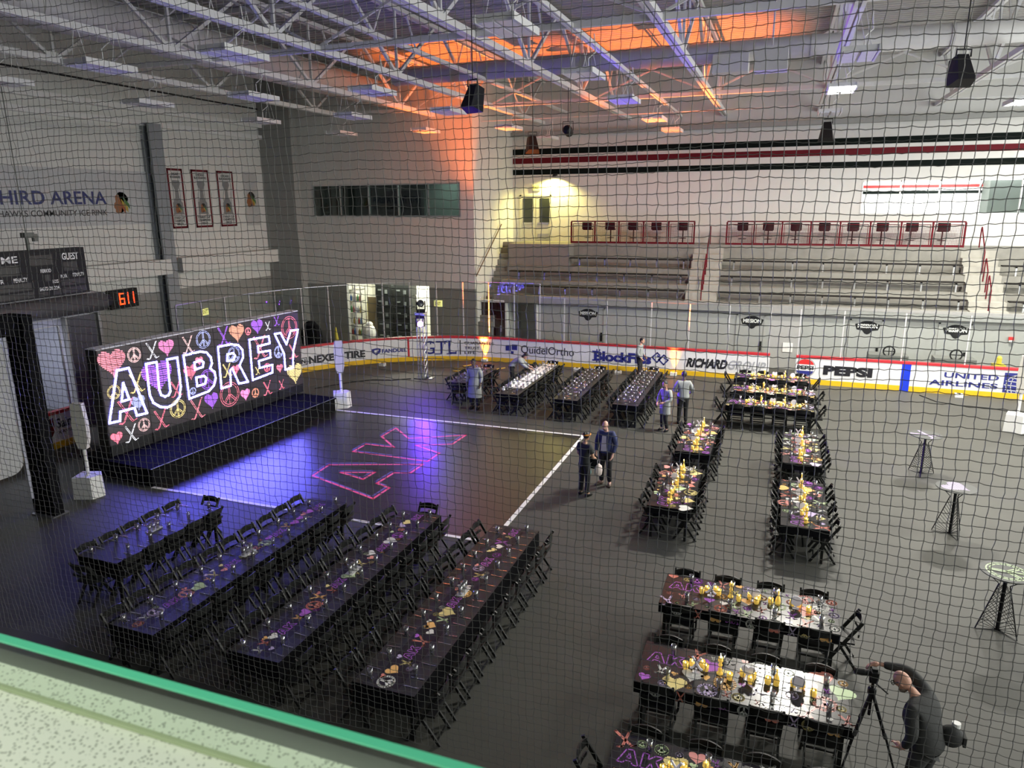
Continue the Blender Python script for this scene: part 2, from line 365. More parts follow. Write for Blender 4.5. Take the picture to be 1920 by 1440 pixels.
mb = MB().box((-13.55, 32.4, 0), (-12.42, 32.48, 2.36)); d = struct('door_2', mb, mat('dark_glass_door', (.03, .01, .01), .1, spec=.8))
MB().box((-12.6, 32.36, .95), (-12.52, 32.4, 1.25)).build('door_handle', ALU, d)
MB().box((-13.6, 32.3, 2.38), (-12.36, 32.5, 2.5)).build('lintel', WHITE, d)
# doors under the stand, each with a dark emblem
def banner_emblem(mb, mapf):
    mb.poly([mapf(*p) for p in ((-.5, .1), (-.36, .14), (-.2, .22), (0, .27), (.2, .22), (.36, .14), (.5, .1), (.42, -.14), (.2, -.17), (.1, -.3), (0, -.34), (-.1, -.3), (-.2, -.17), (-.42, -.14))])
for i, (a, b) in enumerate(((-9.15, -7.45), (-1.62, -.42), (2.87, 4.12), (6.1, 7.25), (9.3, 10.5))):
    mb = MB().box((a, 32.46, .02), (a+.06, 32.5, 2.3)).box((b-.06, 32.46, .02), (b, 32.5, 2.3)).box((a, 32.46, 2.24), (b, 32.5, 2.3)).box((a+.06, 32.485, .02), (b-.06, 32.499, 2.24))
    d = struct('door_%d' % (i+3), mb, STANDW)
    MB().box((b-.18, 32.44, .75), (b-.1, 32.485, 1.15)).build('door_handle', BLACK, d)
    cx = (a+b)/2+.05; m1 = MB(); banner_emblem(m1, lambda x, y: (cx+x*.95, 32.478, 2.0+y*.95)); m1.build('door_emblem', mat('emblem_dark', (.02, .02, .022), .7, spec=.1), d)
    m1 = MB(); letters(m1, 'MISSION', lambda x, y: (cx+x, 32.472, 2.0+y), -.37, .37, -.06, .11, .04); m1.build('door_lettering', WHITE, d)

# ---------------------------------------------------------------- grandstand
g = thing('grandstand', 'concrete grandstand with stepped tiers along the far wall', 'grandstand')
mb = MB()
TR = [(32.5, 33.35, 2.75), (33.35, 34.2, 3.37), (34.2, 35.45, 4.0), (35.45, 37, 5.08)]
for y0, y1, z in TR: mb.box((-12.9, max(y0, 32.66), z-(.3 if y0 < 32.6 else 1.15)), (XR, y1, z))
mb.box((-12.9, 32.5, 2.45), (XR, 32.66, 2.75))
mb.build('tiers', CONC, g)
for x0, x1 in ((-3.9, -2.55), (7.1, 8.4)):
    mb = MB()
    for i in range(8):
        mb.box((x0, 32.5+.42*i, 2.5+.29*i), (x1, 32.94+.42*i, 2.5+.31*i+.06*0+.3))
    mb.build('aisle_stairs', mat('pale_concrete', (.33, .32, .28), .8, vary=.1, scale=3), g)
mb = MB()
for i in range(14): mb.box((-13.6, 31.95+.27*i, 0 if i == 0 else 1.2+.28*i-.3), (-12.9, 32.24+.27*i, 1.45+.28*i))
mb.build('side_stairs', CONC, g)
MB().box((-12.93, 34.55, 3.4), (-9.8, 35.5, 5.06)).build('parapet_block', mat('taupe_wall', (.2, .185, .165), .7), g)
MB().box((-10.6, 32.3, 2.42), (XR, 32.5, 2.76)).build('steel_fascia', mat('brushed_fascia', (.3, .3, .29), .28, 0, .7), g)
MB().box((-12.9, 32.32, 2.42), (-10.6, 32.5, 2.76)).build('concrete_fascia', CONC, g)
BN = 0
for (x0, x1, rows, where) in ((-12.6, -3.95, (0, 1, 2), 'left'), (-2.5, 7.05, (0, 1, 2), 'middle'), (8.45, 14.5, (0, 1, 2), 'right')):
    for r in rows:
        xa = -9.75 if (where == 'left' and r == 2) else x0
        y, z = TR[r][0], TR[r][2]
        t = thing('bench', 'black-topped bench on the %s tier of the %s stand section' % (('lowest', 'middle', 'upper')[r], where), 'bench', group='stand benches')
        MB().box((xa, y+.32, z+.38), (x1, y+.62, z+.43)).build('bench_seat', WOODB, t)
        n = int((x1-xa)/1.1)
        for i in range(n):
            x = xa+.5+i*(x1-xa-.8)/max(1, n-1)
            MB().box((x-.03, y+.36, z), (x+.03, y+.42, z+.38)).box((x-.03, y+.36, z+.33), (x+.03, y+.6, z+.38)).build('bracket', ALU, t)
# red rails on the platform edge
def guard(x0, x1, n, lab):
    t = thing('guard_rail', lab, 'railing', (x0, 35.52, 5.08)); L = x1-x0
    MB().box((0, -.06, 1.03), (L, .28, 1.08)).build('top_rail', DKRED, t)
    MB().box((0, -.03, .0), (L, .03, .09)).build('bottom_rail', DKRED, t)
    for i in range(n+1):
        x = L*i/n; MB().box((x-.035, -.035, .0), (x+.035, .035, 1.03)).build('post', DKRED, t)
    for i in range(n):
        a = L*i/n+.09; b = L*(i+1)/n-.09; mb = MB()
        for x in (a, b): mb.box((x-.015, -.015, .09), (x+.015, .015, .95))
        mb.box((a, -.015, .92), (b, .015, .95)); k = 9
        for j in range(1, k*2): mb.box((a+(b-a)*j/(2*k)-.004, -.004, .09), (a+(b-a)*j/(2*k)+.004, .004, .92))
        for j in range(1, 12): mb.box((a, -.004, .09+.83*j/12-.004), (b, .004, .09+.83*j/12+.004))
        mb.build('mesh_panel', DKRED, t)
guard(-9.95, -3.95, 5, 'dark red guard rail on the platform left of the aisle, five mesh bays')
guard(-2.47, 7.15, 8, 'dark red guard rail on the platform right of the aisle, eight mesh bays')
# bar stools behind the rails
t = thing('bar_stool', '', 'stool'); ST = t
mb = MB().box((-.2, -.2, .62), (.2, .2, .68)); mb.build('seat', BLACK, t)
mb = MB()
for i in range(6):
    a = -.24+.08*i; b = a+.08; f = lambda x: -.2+ .05*(1-(x/.24)**2)*-1
    mb.add([(a, f(a), .66), (b, f(b), .66), (b, f(b), 1.0), (a, f(a), 1.0), (a, f(a)+.03, .66), (b, f(b)+.03, .66), (b, f(b)+.03, 1.0), (a, f(a)+.03, 1.0)], [(0, 1, 2, 3), (7, 6, 5, 4), (3, 2, 6, 7), (0, 4, 5, 1), (0, 3, 7, 4), (1, 5, 6, 2)])
mb.build('backrest', BLACK, t)
MB().tube([(0, 0, .03), (0, 0, .62)], .028, 8).build('pole', BLACK, t)
MB().lathe([(.0, 0), (.2, 0), (.2, .015), (.03, .04)], 16).build('base', BLACK, t)
MB().tube([(.17*cos(2*PI*i/14), .17*sin(2*PI*i/14), .25) for i in range(14)], .011, 6, True).build('foot_ring', BLACK, t)
SX = [-9.24, -8.07, -6.93, -5.79, -4.54, -1.79, -.66, .53, 1.72, 2.89, 4.06, 5.21, 6.42]
for i, x in enumerate(SX):
    lab = 'black bar stool behind the red rail %s of the aisle, %s from the left' % (('left', ORD[i]) if i < 5 else ('right', ORD[i-5]))
    if i == 0: ST.location = (x, 36.05, 5.08); ST['label'] = lab; ST['group'] = 'bar stools'
    else: dup(ST, (x, 36.05, 5.08), 0, lab, 'bar stools')
# aisle hand rails
def loop(x, y0, z0, y1, z1, lab):
    MB().tube([(x, y0, z0), (x, y0, z0+.85), (x, y0+.06, z0+.92), (x, y1, z1+.92), (x, y1+.06, z1+.85), (x, y1+.06, z1)], .026, 7).build('hand_rail', DKRED, label=lab, cat='railing', group='aisle hand rails')
for x, w in ((-3.2, 'middle'), (7.75, 'right')):
    loop(x, 32.7, 2.75, 33.25, 3.2, 'short red hand rail loop at the foot of the %s aisle stairs' % w)
    loop(x, 33.6, 3.4, 34.1, 3.8, 'short red hand rail loop halfway up the %s aisle stairs' % w)
    loop(x, 34.5, 4.1, 35.5, 5.0, 'long red hand rail at the head of the %s aisle stairs' % w)
mb = MB().tube([(-13.45, 31.5, 3.7), (-13.45, 34.9, 6.0)], .03, 8)
mb.build('hand_rail', mat('brown_rail', (.16, .1, .07), .4), label='sloping brown hand rail on the wall beside the left side stairs', cat='railing')
# double door on the platform
mb = MB().box((-13.2, 36.94, 5.08), (-13.1, 37, 7.45)).box((-11.55, 36.94, 5.08), (-11.45, 37, 7.45)).box((-13.2, 36.94, 7.37), (-11.45, 37, 7.45)).box((-13.1, 36.97, 5.08), (-12.34, 36.995, 7.37)).box((-12.3, 36.97, 5.08), (-11.55, 36.995, 7.37))
d = struct('door_8', mb, mat('cream_door', (.5, .5, .44), .5))
for x in (-13.0, -12.08): MB().box((x, 36.95, 6.05), (x+.52, 36.97, 7.28)).build('glass_lite', mat('dark_lite', (.03, .035, .035), .15), d)
MB().box((-12.2, 36.93, 5.95), (-11.6, 36.97, 6.03)).box((-13.05, 36.93, 5.95), (-12.45, 36.97, 6.03)).build('push_bar', ALU, d)
MB().box((-12.2, 36.955, 5.15), (-11.6, 36.97, 5.45)).build('kick_plate', ALU, d)
t = thing('wall_lamp', 'small wall lamp above the platform double door throwing yellow light', 'lamp', (-11.2, 36.8, 8.35))
MB().cbox((0, .1, .08), (.12, .2, .1)).build('lamp_arm', BLACK, t)
MB().lathe([(.05, .12), (.1, .0), (.1, .03), (.05, .13)], 12, (0, -.18, 0)).build('lamp_shade', BLACK, t)
# exit signs
def exit_sign(c, facing, lab):
    t = thing('exit_sign', lab, 'exit sign', c)
    m = mat('exit_glow', (.8, .8, .3), .4, emit=(.95, .9, .3), es=.75)
    if facing == 'y':
        MB().cbox((0, .03, 0), (.42, .06, .3)).build('sign_box', m, t)
        mb = MB(); letters(mb, 'EXIT', lambda x, y: (x, -.004, y), -.15, .15, -.08, .08, .02)
    else:
        MB().cbox((-.03, 0, 0), (.06, .42, .3)).build('sign_box', m, t)
        mb = MB(); letters(mb, 'EXIT', lambda x, y: (.004, x, y), -.15, .15, -.08, .08, .02)
    mb.build('lettering', mat('exit_ink', (.25, .2, .02), .5), t)
exit_sign((-24.935, 26.27, 2.23), 'x', 'small glowing yellow exit sign low on the left wall above the neon sign')
exit_sign((-15.57, 31.64, 2.3), 'y', 'small glowing yellow exit sign on the wall right of the store opening')
exit_sign((-12.27, 36.92, 7.82), 'y', 'small glowing exit sign above the platform double door')

# ---------------------------------------------------------------- roof steel
def truss(x, zb, zt, y1, lab, w=.16):
    t = thing('roof_truss', lab, 'truss', (x, 0, 0), group=None)
    y0 = .7
    mb = MB().bar((-.07, y0, zb), (-.07, y1, zb), .09, w).bar((.07, y0, zb), (.07, y1, zb), .09, w); mb.build('bottom_chord', STEELW, t)
    MB().bar((-.08, y0, zt), (-.08, y1, zt), .1, .12).bar((.08, y0, zt), (.08, y1, zt), .1, .12).build('top_chord', STEELW, t)
    n = int((y1-y0)/5.2); p = (y1-y0)/n
    for i in range(n):
        yc = y0+p*(i+.5)
        for dy in (-p*.46, 0, p*.46):
            MB().bar((0, yc, zb), (0, yc+dy, zt), .09 if dy else .07).build('web_member', STEELW, t)
        for dy in (-p*.25, p*.25):
            MB().bar((0, yc+dy*.92, zb+(zt-zb)*.5), (0, yc+dy*2*.46*0+dy*.5, zt), .05).build('web_member', STEELW, t)
        MB().box((-.02, yc-.16, zb-.05), (.02, yc+.16, zb+.2)).build('gusset', STEELW, t)
TX_ = [(-19.5, 31.2, 'nearest the left wall'), (-15.55, 31.7, 'second from the left wall'), (-11.95, 37, 'third from the left wall'), (-7.5, 37, 'fourth from the left wall'), (-3.0, 37, 'fifth from the left wall'), (1.12, 37, 'above the lit ceiling lamp'), (5.75, 37, 'at the far right'), (10.5, 37, 'beyond the right edge')]
for x, y1, w in TX_: truss(x, 11.0, 12.95, y1, 'white steel roof truss running to the far wall, '+w)
for x, z, w in ((-10.65, 11.4, 'left'), (-5.05, 11.0, 'right')):
    MB().bar((x, .7, z), (x, 36.9, z), .07, .1).bar((x+.1, .7, z), (x+.1, 36.9, z), .04, .1).build('lamp_rail', STEELW, label='thin white steel rail carrying ceiling lamps, the %s one of two' % w, cat='rail')
for i, yy in enumerate((6.5, 17.6, 29.9)):
    for j in range(len(TX_)-1):
        xa, xb = TX_[j][0], TX_[j+1][0]
        if yy > TX_[j][1]-.5: continue
        t = thing('sway_brace', 'white crossed sway brace between trusses, %s row from the camera, %s bay from the left' % (ORD[i], ORD[j]), 'brace', group='sway braces')
        MB().bar((xa, yy, 11.05), (xb, yy, 12.9), .06).build('diagonal', STEELW, t)
        MB().bar((xa, yy+.07, 12.9), (xb, yy+.07, 11.05), .06).build('diagonal', STEELW, t)
        MB().bar((xa, yy+.03, 11.02), (xb, yy+.03, 11.02), .12, .14).build('strut', STEELW, t)
for k, yy in enumerate((4, 9.5, 15, 20.5, 26, 31.5)):
    MB().bar((-25, yy, 13.02), (XR, yy, 13.02), .1, .14).build('roof_purlin', STEELW, label='white roof purlin under the deck, %s from the camera' % ORD[k], cat='purlin', group='roof purlins')
MB().tube([(-25, 32.8, 10.75), (XR, 32.8, 10.7)], .025, 6).build('guy_cable', STEELW, label='thin cable spanning the hall below the trusses in front of the stands', cat='cable')
mb = MB().tube([(-14.3, 26, 11.7), (XR, 26, 11.7)], .32, 20); 
t = thing('air_duct', 'round air duct crossing the hall below the orange-lit roof deck', 'duct')
mb.build('duct_pipe', DUCT, t, smooth=True)
for x in (-11, -7.2, -3.4, .4, 4.2, 8): MB().tube([(x-.05, 26, 11.7), (x+.05, 26, 11.7)], .345, 20).build('duct_band', DUCT, t)
MB().cbox((-2.0, 25.9, 11.3), (1.1, .7, .55)).build('duct_outlet', DUCT, t)
t = thing('air_duct', 'round air duct running lengthways near the left wall', 'duct')
MB().tube([(-17.6, .8, 11.85), (-17.6, 31.5, 11.85)], .55, 20).build('duct_pipe', DUCT, t, smooth=True)
for y in (4, 9, 14, 19, 24, 29): MB().tube([(-17.6, y-.05, 11.85), (-17.6, y+.05, 11.85)], .58, 20).build('duct_band', DUCT, t)
# ceiling lamps on a grid
def ceil_lamp(x, y, on, lab, z=9.98):
    t = thing('ceiling_light', lab, 'ceiling light', (x, y, z), group=None if on else 'ceiling lights')
    MB().box((-.34, -.63, -.02), (.34, .63, .07)).box((-.37, -.66, -.06), (-.33, .66, .07)).box((.33, -.66, -.06), (.37, .66, .07)).build('housing', STEELW, t)
    for a, b in ((-.31, -.03), (.03, .31)):
        MB().box((a, -.6, -.055), (b, .6, -.021)).build('diffuser', LAMPON if on else LAMPOFF, t)
    for e in (-.5, .5): MB().tube([(-.2, e, .07), (0, e, .9), (.2, e, .07)], .008, 4).build('hanger_wire', STEELW, t)
    MB().tube([(.1, 0, .07), (.1, 0, .35), (.25, .1, .5), (.2, .1, .9)], .014, 5).build('power_cord', STEELW, t)
GRID = [(-18.1, [13.2, 17.7, 22.8, 28.0]), (-14.3, [12.8, 17.8, 22.9, 28.4]), (-10.7, [12.8, 18.2, 23.0, 28.7, 33.8]), (-4.75, [12.7, 17.9, 22.6, 28.0, 32.6]), (1.18, [17.8, 22.8, 28.6])]
for c, (x, ys) in enumerate(GRID):
    for r, y in enumerate(ys):
        on = (x, y) in LAMPS
        ceil_lamp(x, y, on, 'lit white ceiling light glaring near the top right' if on else 'unlit white ceiling light, %s row from the left wall, %s from the camera' % (ORD[c], ORD[r]))
ceil_lamp(6.65, 27.9, True, 'lit ceiling light just past the right edge of the view')
ceil_lamp(12.5, 17.0, True, 'added ceiling light, unseen, far beyond the right edge, nearer the camera', 10.62)  # fixture added around the unseen lamp that lights the right floor
ceil_lamp(12.0, 32.5, True, 'added ceiling light, unseen, far beyond the right edge, before the stands', 10.42)  # likewise added, housing the out-of-view lamp over the stands
MB().cbox((-.55, 18.4, 10.1), (.7, .5, .5)).tube([(-.55, 18.4, 10.3), (-.55, 18.4, 13.08)], .02, 5).build('duct_box', DUCT, label='pale square box hanging under the roof beside the purple truss', cat='box')
def hang_speaker(x, y, z, rz, lab, sc=1):
    t = thing('speaker', lab, 'speaker', (x, y, z), rz)
    Mx = Matrix.Rotation(R(-22), 4, 'X')
    vs = [(-.24, -.2, -.38), (.24, -.2, -.38), (.34, .25, -.38), (-.34, .25, -.38), (-.15, -.14, .38), (.15, -.14, .38), (.2, .2, .38), (-.2, .2, .38)]
    vs = [Mx @ (Vector(p)*sc) for p in vs]
    MB().add(vs, [(0, 3, 2, 1), (4, 5, 6, 7), (0, 1, 5, 4), (1, 2, 6, 5), (2, 3, 7, 6), (3, 0, 4, 7)]).build('cabinet', BLACK, t)
    MB().tube([(-.2*sc, 0, .33*sc), (-.2*sc, 0, .52*sc), (.2*sc, 0, .52*sc), (.2*sc, 0, .33*sc)], .018, 5).tube([(0, 0, .5*sc), (0, 0, 13.08-z)], .012, 5).build('bracket', BLACK, t)
hang_speaker(-7.3, 17.1, 9.5, R(-20), 'black loudspeaker hanging from the trusses against the orange glow', .78)
hang_speaker(-10.2, 30.2, 9.45, R(30), 'black loudspeaker hanging near the striped wall corner', .9)
hang_speaker(3.05, 17.4, 9.5, R(20), 'black loudspeaker hanging at the top right', .72)
hang_speaker(1.22, 30.5, 9.52, 0, 'black loudspeaker hanging below the lit ceiling light', .85)
t = thing('projector', 'small dark spotlight hanging before the striped far wall', 'spotlight', (-7.43, 25.9, 9.5))
MB().lathe([(.06, -.2), (.15, -.2), (.17, .1), (.1, .2), (0, .2)], 12, M=Matrix.Rotation(R(70), 4, 'X')).build('lamp_body', BLACK, t)
MB().tube([(-.19, 0, 0), (-.19, 0, .3), (.19, 0, .3), (.19, 0, 0)], .015, 5).tube([(0, 0, .3), (0, 0, 1.5)], .012, 5).build('yoke', BLACK, t)

# ---------------------------------------------------------------- rink boards
BR = 8.4
def bpos(s, z=0, off=.0):
    if s >= -11.45: return Vector((s, 29.95-off, z))
    th = (-11.45-s)/BR
    if th <= PI/2: return Vector((-11.45-(BR-off)*sin(th), 21.55+(BR-off)*cos(th), z))
    return Vector((-19.85+off, 21.55-(th-PI/2)*BR, z))
S_END = lambda y: -11.45-BR*PI/2-(21.55-y)
def strip(mb, s0, s1, z0, z1, o0, o1):
    n = max(1, int(abs(s1-s0)/.35)); vs = []; fs = []
    for i in range(n+1):
        s = s0+(s1-s0)*i/n; vs += [bpos(s, z0, o0), bpos(s, z0, o1), bpos(s, z1, o1), bpos(s, z1, o0)]
    for i in range(n):
        for j in range(4): fs.append((4*i+j, 4*i+4+j, 4*i+4+(j+1) % 4, 4*i+(j+1) % 4))
    fs += [(3, 2, 1, 0), (4*n, 4*n+1, 4*n+2, 4*n+3)]
    mb.add(vs, fs)
def boards(s0, s1, lab):
    t = thing('dasher_boards', lab, 'rink boards', bpos(s0))
    inv = -bpos(s0)
    def pt(name, m, *a):
        mb = MB(); strip(mb, *a); mb.v = [tuple(Vector(p)+inv) for p in mb.v]; return mb.build(name, m, t)
    pt('white_panel', BOARDW, s0, s1, .2, 1.04, -.12, 0); pt('kick_plate', BOARDY, s0, s1, 0, .2, -.12, .012); pt('cap_rail', BOARDR, s0, s1, 1.04, 1.13, -.16, .02)
    def deco(name, mats_fn):
        mb = MB(); mats_fn(mb); mb.v = [tuple(Vector(p)+inv) for p in mb.v]; return mb.build(name, None, t)
    return t, deco
bm = lambda s, z: bpos(s, z, .012)
bm2 = lambda s, z: bpos(s, z, .016)
tB, deco = boards(S_END(19.6), -.12, 'white rink boards with sponsor lettering curving along the far side, left of the gap')
def f(mb):
    mb.use(BLKPRINT); letters(mb, 'EN', bm, -20.98, -20.66, .38, .58, .03); ribbon(mb, [(-21.05, .33), (-20.6, .33), (-20.6, .63), (-21.05, .63)], .03, bm, True)
    letters(mb, 'NEXEN TIRE', bm, -20.5, -17.92, .33, .66, .045)
deco('sponsor_lettering', f)
def f(mb):
    mb.use(NAVY); letters(mb, 'FANDUEL', bm, -17.15, -16.02, .45, .63, .03)
    mb.poly([bm(x, z) for x, z in ((-17.62, .66), (-17.36, .7), (-17.2, .66), (-17.22, .5), (-17.4, .36), (-17.6, .5))])
    mb.use(BOARDW); mb.poly([bm2(x, z) for x, z in ((-17.5, .6), (-17.3, .62), (-17.32, .57), (-17.43, .55), (-17.33, .52), (-17.43, .5), (-17.43, .43), (-17.5, .5))])
deco('sponsor_lettering', f)
def f(mb):
    mb.use(BOARDR); mb.poly([bm(x, z) for x, z in ((-15.98, .02), (-15.9, .02), (-15.9, 1.04), (-15.98, 1.04))])
deco('board_stripe', f)
def f(mb):
    mb.use(NAVY); letters(mb, 'GTL', bm, -15.3, -13.75, .3, .92, .0)
    for x0, x1, z in ((-14.78, -14.4, .3), (-14.45, -14.2, .92)): pass
    for xa, xb, za, zb in ((-14.75, -14.45, .29, .33), (-14.2, -13.98, .29, .33), (-14.22, -13.95, .89, .93), (-14.95, -14.9, .76, .92), (-14.29, -14.24, .76, .92), (-13.78, -13.74, .3, .44)): mb.poly([bm2(xa, za), bm2(xb, za), bm2(xb, zb), bm2(xa, zb)])
    mb.use(BLKPRINT); mb.poly([bm(-13.58, .28), bm(-13.54, .28), bm(-13.54, .95), bm(-13.58, .95)])
    letters(mb, 'GUARANTEE', bm, -13.36, -11.98, .76, .89, .01); letters(mb, 'TRUST', bm, -13.36, -12.66, .53, .66, .01); letters(mb, 'LIFE', bm, -13.36, -12.82, .31, .44, .01)
deco('sponsor_lettering', f)
def f(mb):
    mb.use(NAVY)
    for a, b, c, d in ((-11.4, -11.15, .55, .8), (-11.1, -10.85, .6, .85), (-11.15, -11.02, .42, .54)): mb.poly([bm(a, c), bm(b, c), bm(b, d), bm(a, d)])
    mb.use(BLKPRINT); letters(mb, 'QuidelOrtho', bm, -10.66, -8.2, .42, .84, .0)
deco('sponsor_lettering', f)
def f(mb):
    mb.use(NAVY); letters(mb, 'BlockFills', bm, -7.3, -4.82, .36, .8, .05)
    for x in (-7.2, -7.08):
        for z in (.28, .8): mb.poly([bm(x, z), bm(x+.05, z), bm(x+.05, z+.08), bm(x, z+.08)])
    for z in (.36, .74): mb.poly([bm(-7.38, z), bm(-7.28, z), bm(-7.28, z+.06), bm(-7.38, z+.06)])
    for a, b in ((-4.58, .06), (-4.3, -.02)):
        q = .2; ribbon(mb, [(a+q*.55, .62+b+q*.5), (a, .62+b+q), (a-q*1.05, .62+b), (a, .62+b-q*1.05), (a+q*.9, .62+b-.0), (a+q*.1, .62+b-.0+.07)], .055, bm)
deco('sponsor_lettering', f)
def f(mb):
    mb.use(BLKPRINT); letters(mb, 'RICHARD', bm, -3.38, -1.72, .36, .76, .05, .3); mb.use(GREYPRINT); letters(mb, 'GROUP', bm, -1.7, -.24, .38, .76, .02, .3)
deco('sponsor_lettering', f)
tC, deco = boards(.86, XR, 'white rink boards with sponsor lettering along the far side, right of the gap')
def f(mb):
    N = 28; cx, cz, r = 1.22, .66, .36
    arc = lambda a0, a1, rr: [(cx+rr*cos(a0+(a1-a0)*i/N), cz+rr*sin(a0+(a1-a0)*i/N)) for i in range(N+1)]
    mb.use(BLKPRINT); mb.poly([bm(*p) for p in arc(0, 2*PI*(1-1/N), r+.015)])
    mb.use(BOARDW); mb.poly([bm2(*p) for p in arc(0, 2*PI*(1-1/N), r)])
    m3 = lambda s, z: bpos(s, z, .02)
    mb.use(REDP); mb.poly([m3(*p) for p in arc(R(22), R(158), r-.015)])
    mb.use(NAVY); mb.poly([m3(*p) for p in arc(R(202), R(338), r-.015)])
    mb.use(BLKPRINT); letters(mb, 'PEPSI', m3, cx-.3, cx+.3, cz-.08, cz+.08, .04); letters(mb, 'PEPSI', bm, 1.88, 3.62, .42, .8, .06)
deco('sponsor_lettering', f)
def f(mb):
    m3 = lambda s, z: bpos(s, z, .02)
    mb.use(BLUEP); mb.poly([bm(4.6, .0), bm(4.9, .0), bm(4.9, 1.04), bm(4.6, 1.04)]); mb.poly([m3(4.6, .0), m3(4.9, .0), m3(4.9, .21), m3(4.6, .21)])
deco('blue_line_stripe', f)
def f(mb):
    mb.use(NAVY); letters(mb, 'UNITED', bm, 6.02, 7.76, .63, .83, .02); letters(mb, 'AIRLINES', bm, 5.55, 7.76, .32, .52, .02)
    mb.poly([bm(*p) for p in ((7.92, .22), (8.85, .22), (8.85, .95), (7.92, .95))]); mb.use(BOARDW)
    gx, gz, gr = 8.35, .5, .4
    for k in range(-2, 3):
        ribbon(mb, [(gx+gr*sin(R(30*k))*cos(R(a)), gz+gr*sin(R(a))*.95) for a in range(-44, 91, 12)], .025, bm2)
    for a in (-30, 0, 25, 50): ribbon(mb, [(gx-gr*cos(R(a)), gz+gr*sin(R(a))*.9), (gx+gr*cos(R(a)), gz+gr*sin(R(a))*.9-.06)], .025, bm2)
deco('sponsor_lettering', f)
tA, deco = boards(S_END(4.0), S_END(15.15), 'white rink boards at the left end beside the black screen frame')
def f(mb):
    s = lambda y: S_END(y); mb.use(DKRED); mb.poly([bm(s(y), z) for y, z in ((14.02, .95), (14.42, .95), (14.42, .55), (14.22, .28), (14.02, .55))])
    mb.use(BLKPRINT)
    for i in range(4):
        for j in range(2):
            if (i+j) % 2: mb.poly([bm2(s(y), z) for y, z in ((14.04+.09*i, .7+.11*j), (14.13+.09*i, .7+.11*j), (14.13+.09*i, .81+.11*j), (14.04+.09*i, .81+.11*j))])
    letters(mb, 'Saint', bm, s(14.5), s(15.12), .6, .9, .02); letters(mb, 'XAVIER', bm, s(14.5), s(15.12), .42, .52, .01)
deco('sponsor_lettering', f)
# shield glass above the boards
def shield(s0, s1, z1, n, lab, posts=True):
    t = thing('shield_glass', lab, 'glass shield', bpos(s0)); inv = -bpos(s0)
    for i in range(n):
        a = s0+(s1-s0)*i/n; b = s0+(s1-s0)*(i+1)/n; mb = MB(); strip(mb, a+.02, b-.02, 1.13, z1, -.075, -.06); mb.v = [tuple(Vector(p)+inv) for p in mb.v]; mb.build('glass_pane', GLASS, t)
    for i in range(0 if posts else 1, n+1):
        p = bpos(s0+(s1-s0)*i/n, 0, -.07)+inv; MB().box((p.x-.022, p.y-.022, 1.13), (p.x+.022, p.y+.022, z1)).build('stanchion', mat('stanchion_grey', (.5, .5, .5), .35), t)
    mb = MB(); strip(mb, s0, s1, z1, z1+.015, -.08, -.055); mb.v = [tuple(Vector(p)+inv) for p in mb.v]; mb.build('glass_edge', ALU, t)
shield(S_END(19.6), -9.8, 3.6, 14, 'tall clear rink glass around the curved corner')
shield(-9.8, -8.68, 3.0, 1, 'lower clear glass pane stepping down beside the bench area', False)
shield(-8.68, -4.9, 2.98, 2, 'clear rink glass in front of the grey wall left of the orange uplight', False)
shield(-4.9, -.2, 2.98, 3, 'clear rink glass before the grey wall right of the orange uplight', False)
shield(.9, 2.45, 2.95, 1, 'clear rink glass pane above the soft drink emblem')
shield(2.45, XR, 2.95, 6, 'clear rink glass along the right side of the far boards', False)
shield(S_END(10.2), S_END(15.1), 3.6, 3, 'clear rink glass above the left end boards')
# white battery uplights at the boards
for i, (x, y, w, on) in enumerate(((-12.38, 29.78, 'throwing orange light below the insurer lettering', 1), (-3.85, 29.78, 'throwing orange light left of the italic lettering', 1), (-16.39, 27.5, 'unlit at the curve left of the truss tower', 0), (-7.88, 29.3, 'unlit behind the middle glass-covered table', 0), (-6.09, 29.32, 'unlit behind the right glass-covered table', 0), (6.5, 29.6, 'unlit below the airline lettering', 0))):
    t = thing('uplight', 'white box uplight at the boards, '+w, 'uplight', (x, y, 0), group='box uplights')
    MB().box((-.13, -.1, .0), (.13, .1, .13)).build('case', WHITE, t)
    MB().lathe([(.07, .13), (.07, .142), (0, .142)], 10).build('lens', mat('lens_orange', (1, .3, .03), .3, emit=(1, .32, .03), es=6) if on else BLACK, t)
# dark bag and black cases behind the boards at left
MB().sph((-21.35, 29.3, .75), (.55, .45, .8), 12, 8).build('covered_equipment', CLOTHB, label='dark covered equipment standing behind the curved boards at left', cat='equipment')

# ---------------------------------------------------------------- dance floor
t = thing('dance_floor', 'black glossy dance floor with white border and neon-style initials', 'dance floor', (0, 0, 0))
MB().box((-14.7, 13.0, 0), (-5.3, 20.7, .006)).build('vinyl_sheet', DANCE, t)
TAPE = mat('white_tape', (.8, .8, .78), .4)
for a, b in (((-14.7, 12.96), (-5.28, 13.06)), ((-14.7, 20.64), (-5.28, 20.74)), ((-5.38, 13.06), (-5.28, 20.64))):
    MB().box((*a, .0), (*b, .009)).build('border_tape', TAPE, t)
mp = mat('decal_pink', (.85, .12, .25), .4, emit=(1, .1, .25), es=.12); mv = mat('decal_violet', (.16, .12, .38), .4)
m1 = MB(); m2 = MB()
for p in AKS:
    ribbon(m1, p, .07, lambda x, y: (x, y, .0085), True); ribbon(m2, [(x-.1, y+.1) for x, y in p], .06, lambda x, y: (x, y, .0075), True)
m2.build('initials_shadow_outline', mv, t); m1.build('initials_outline', mp, t)

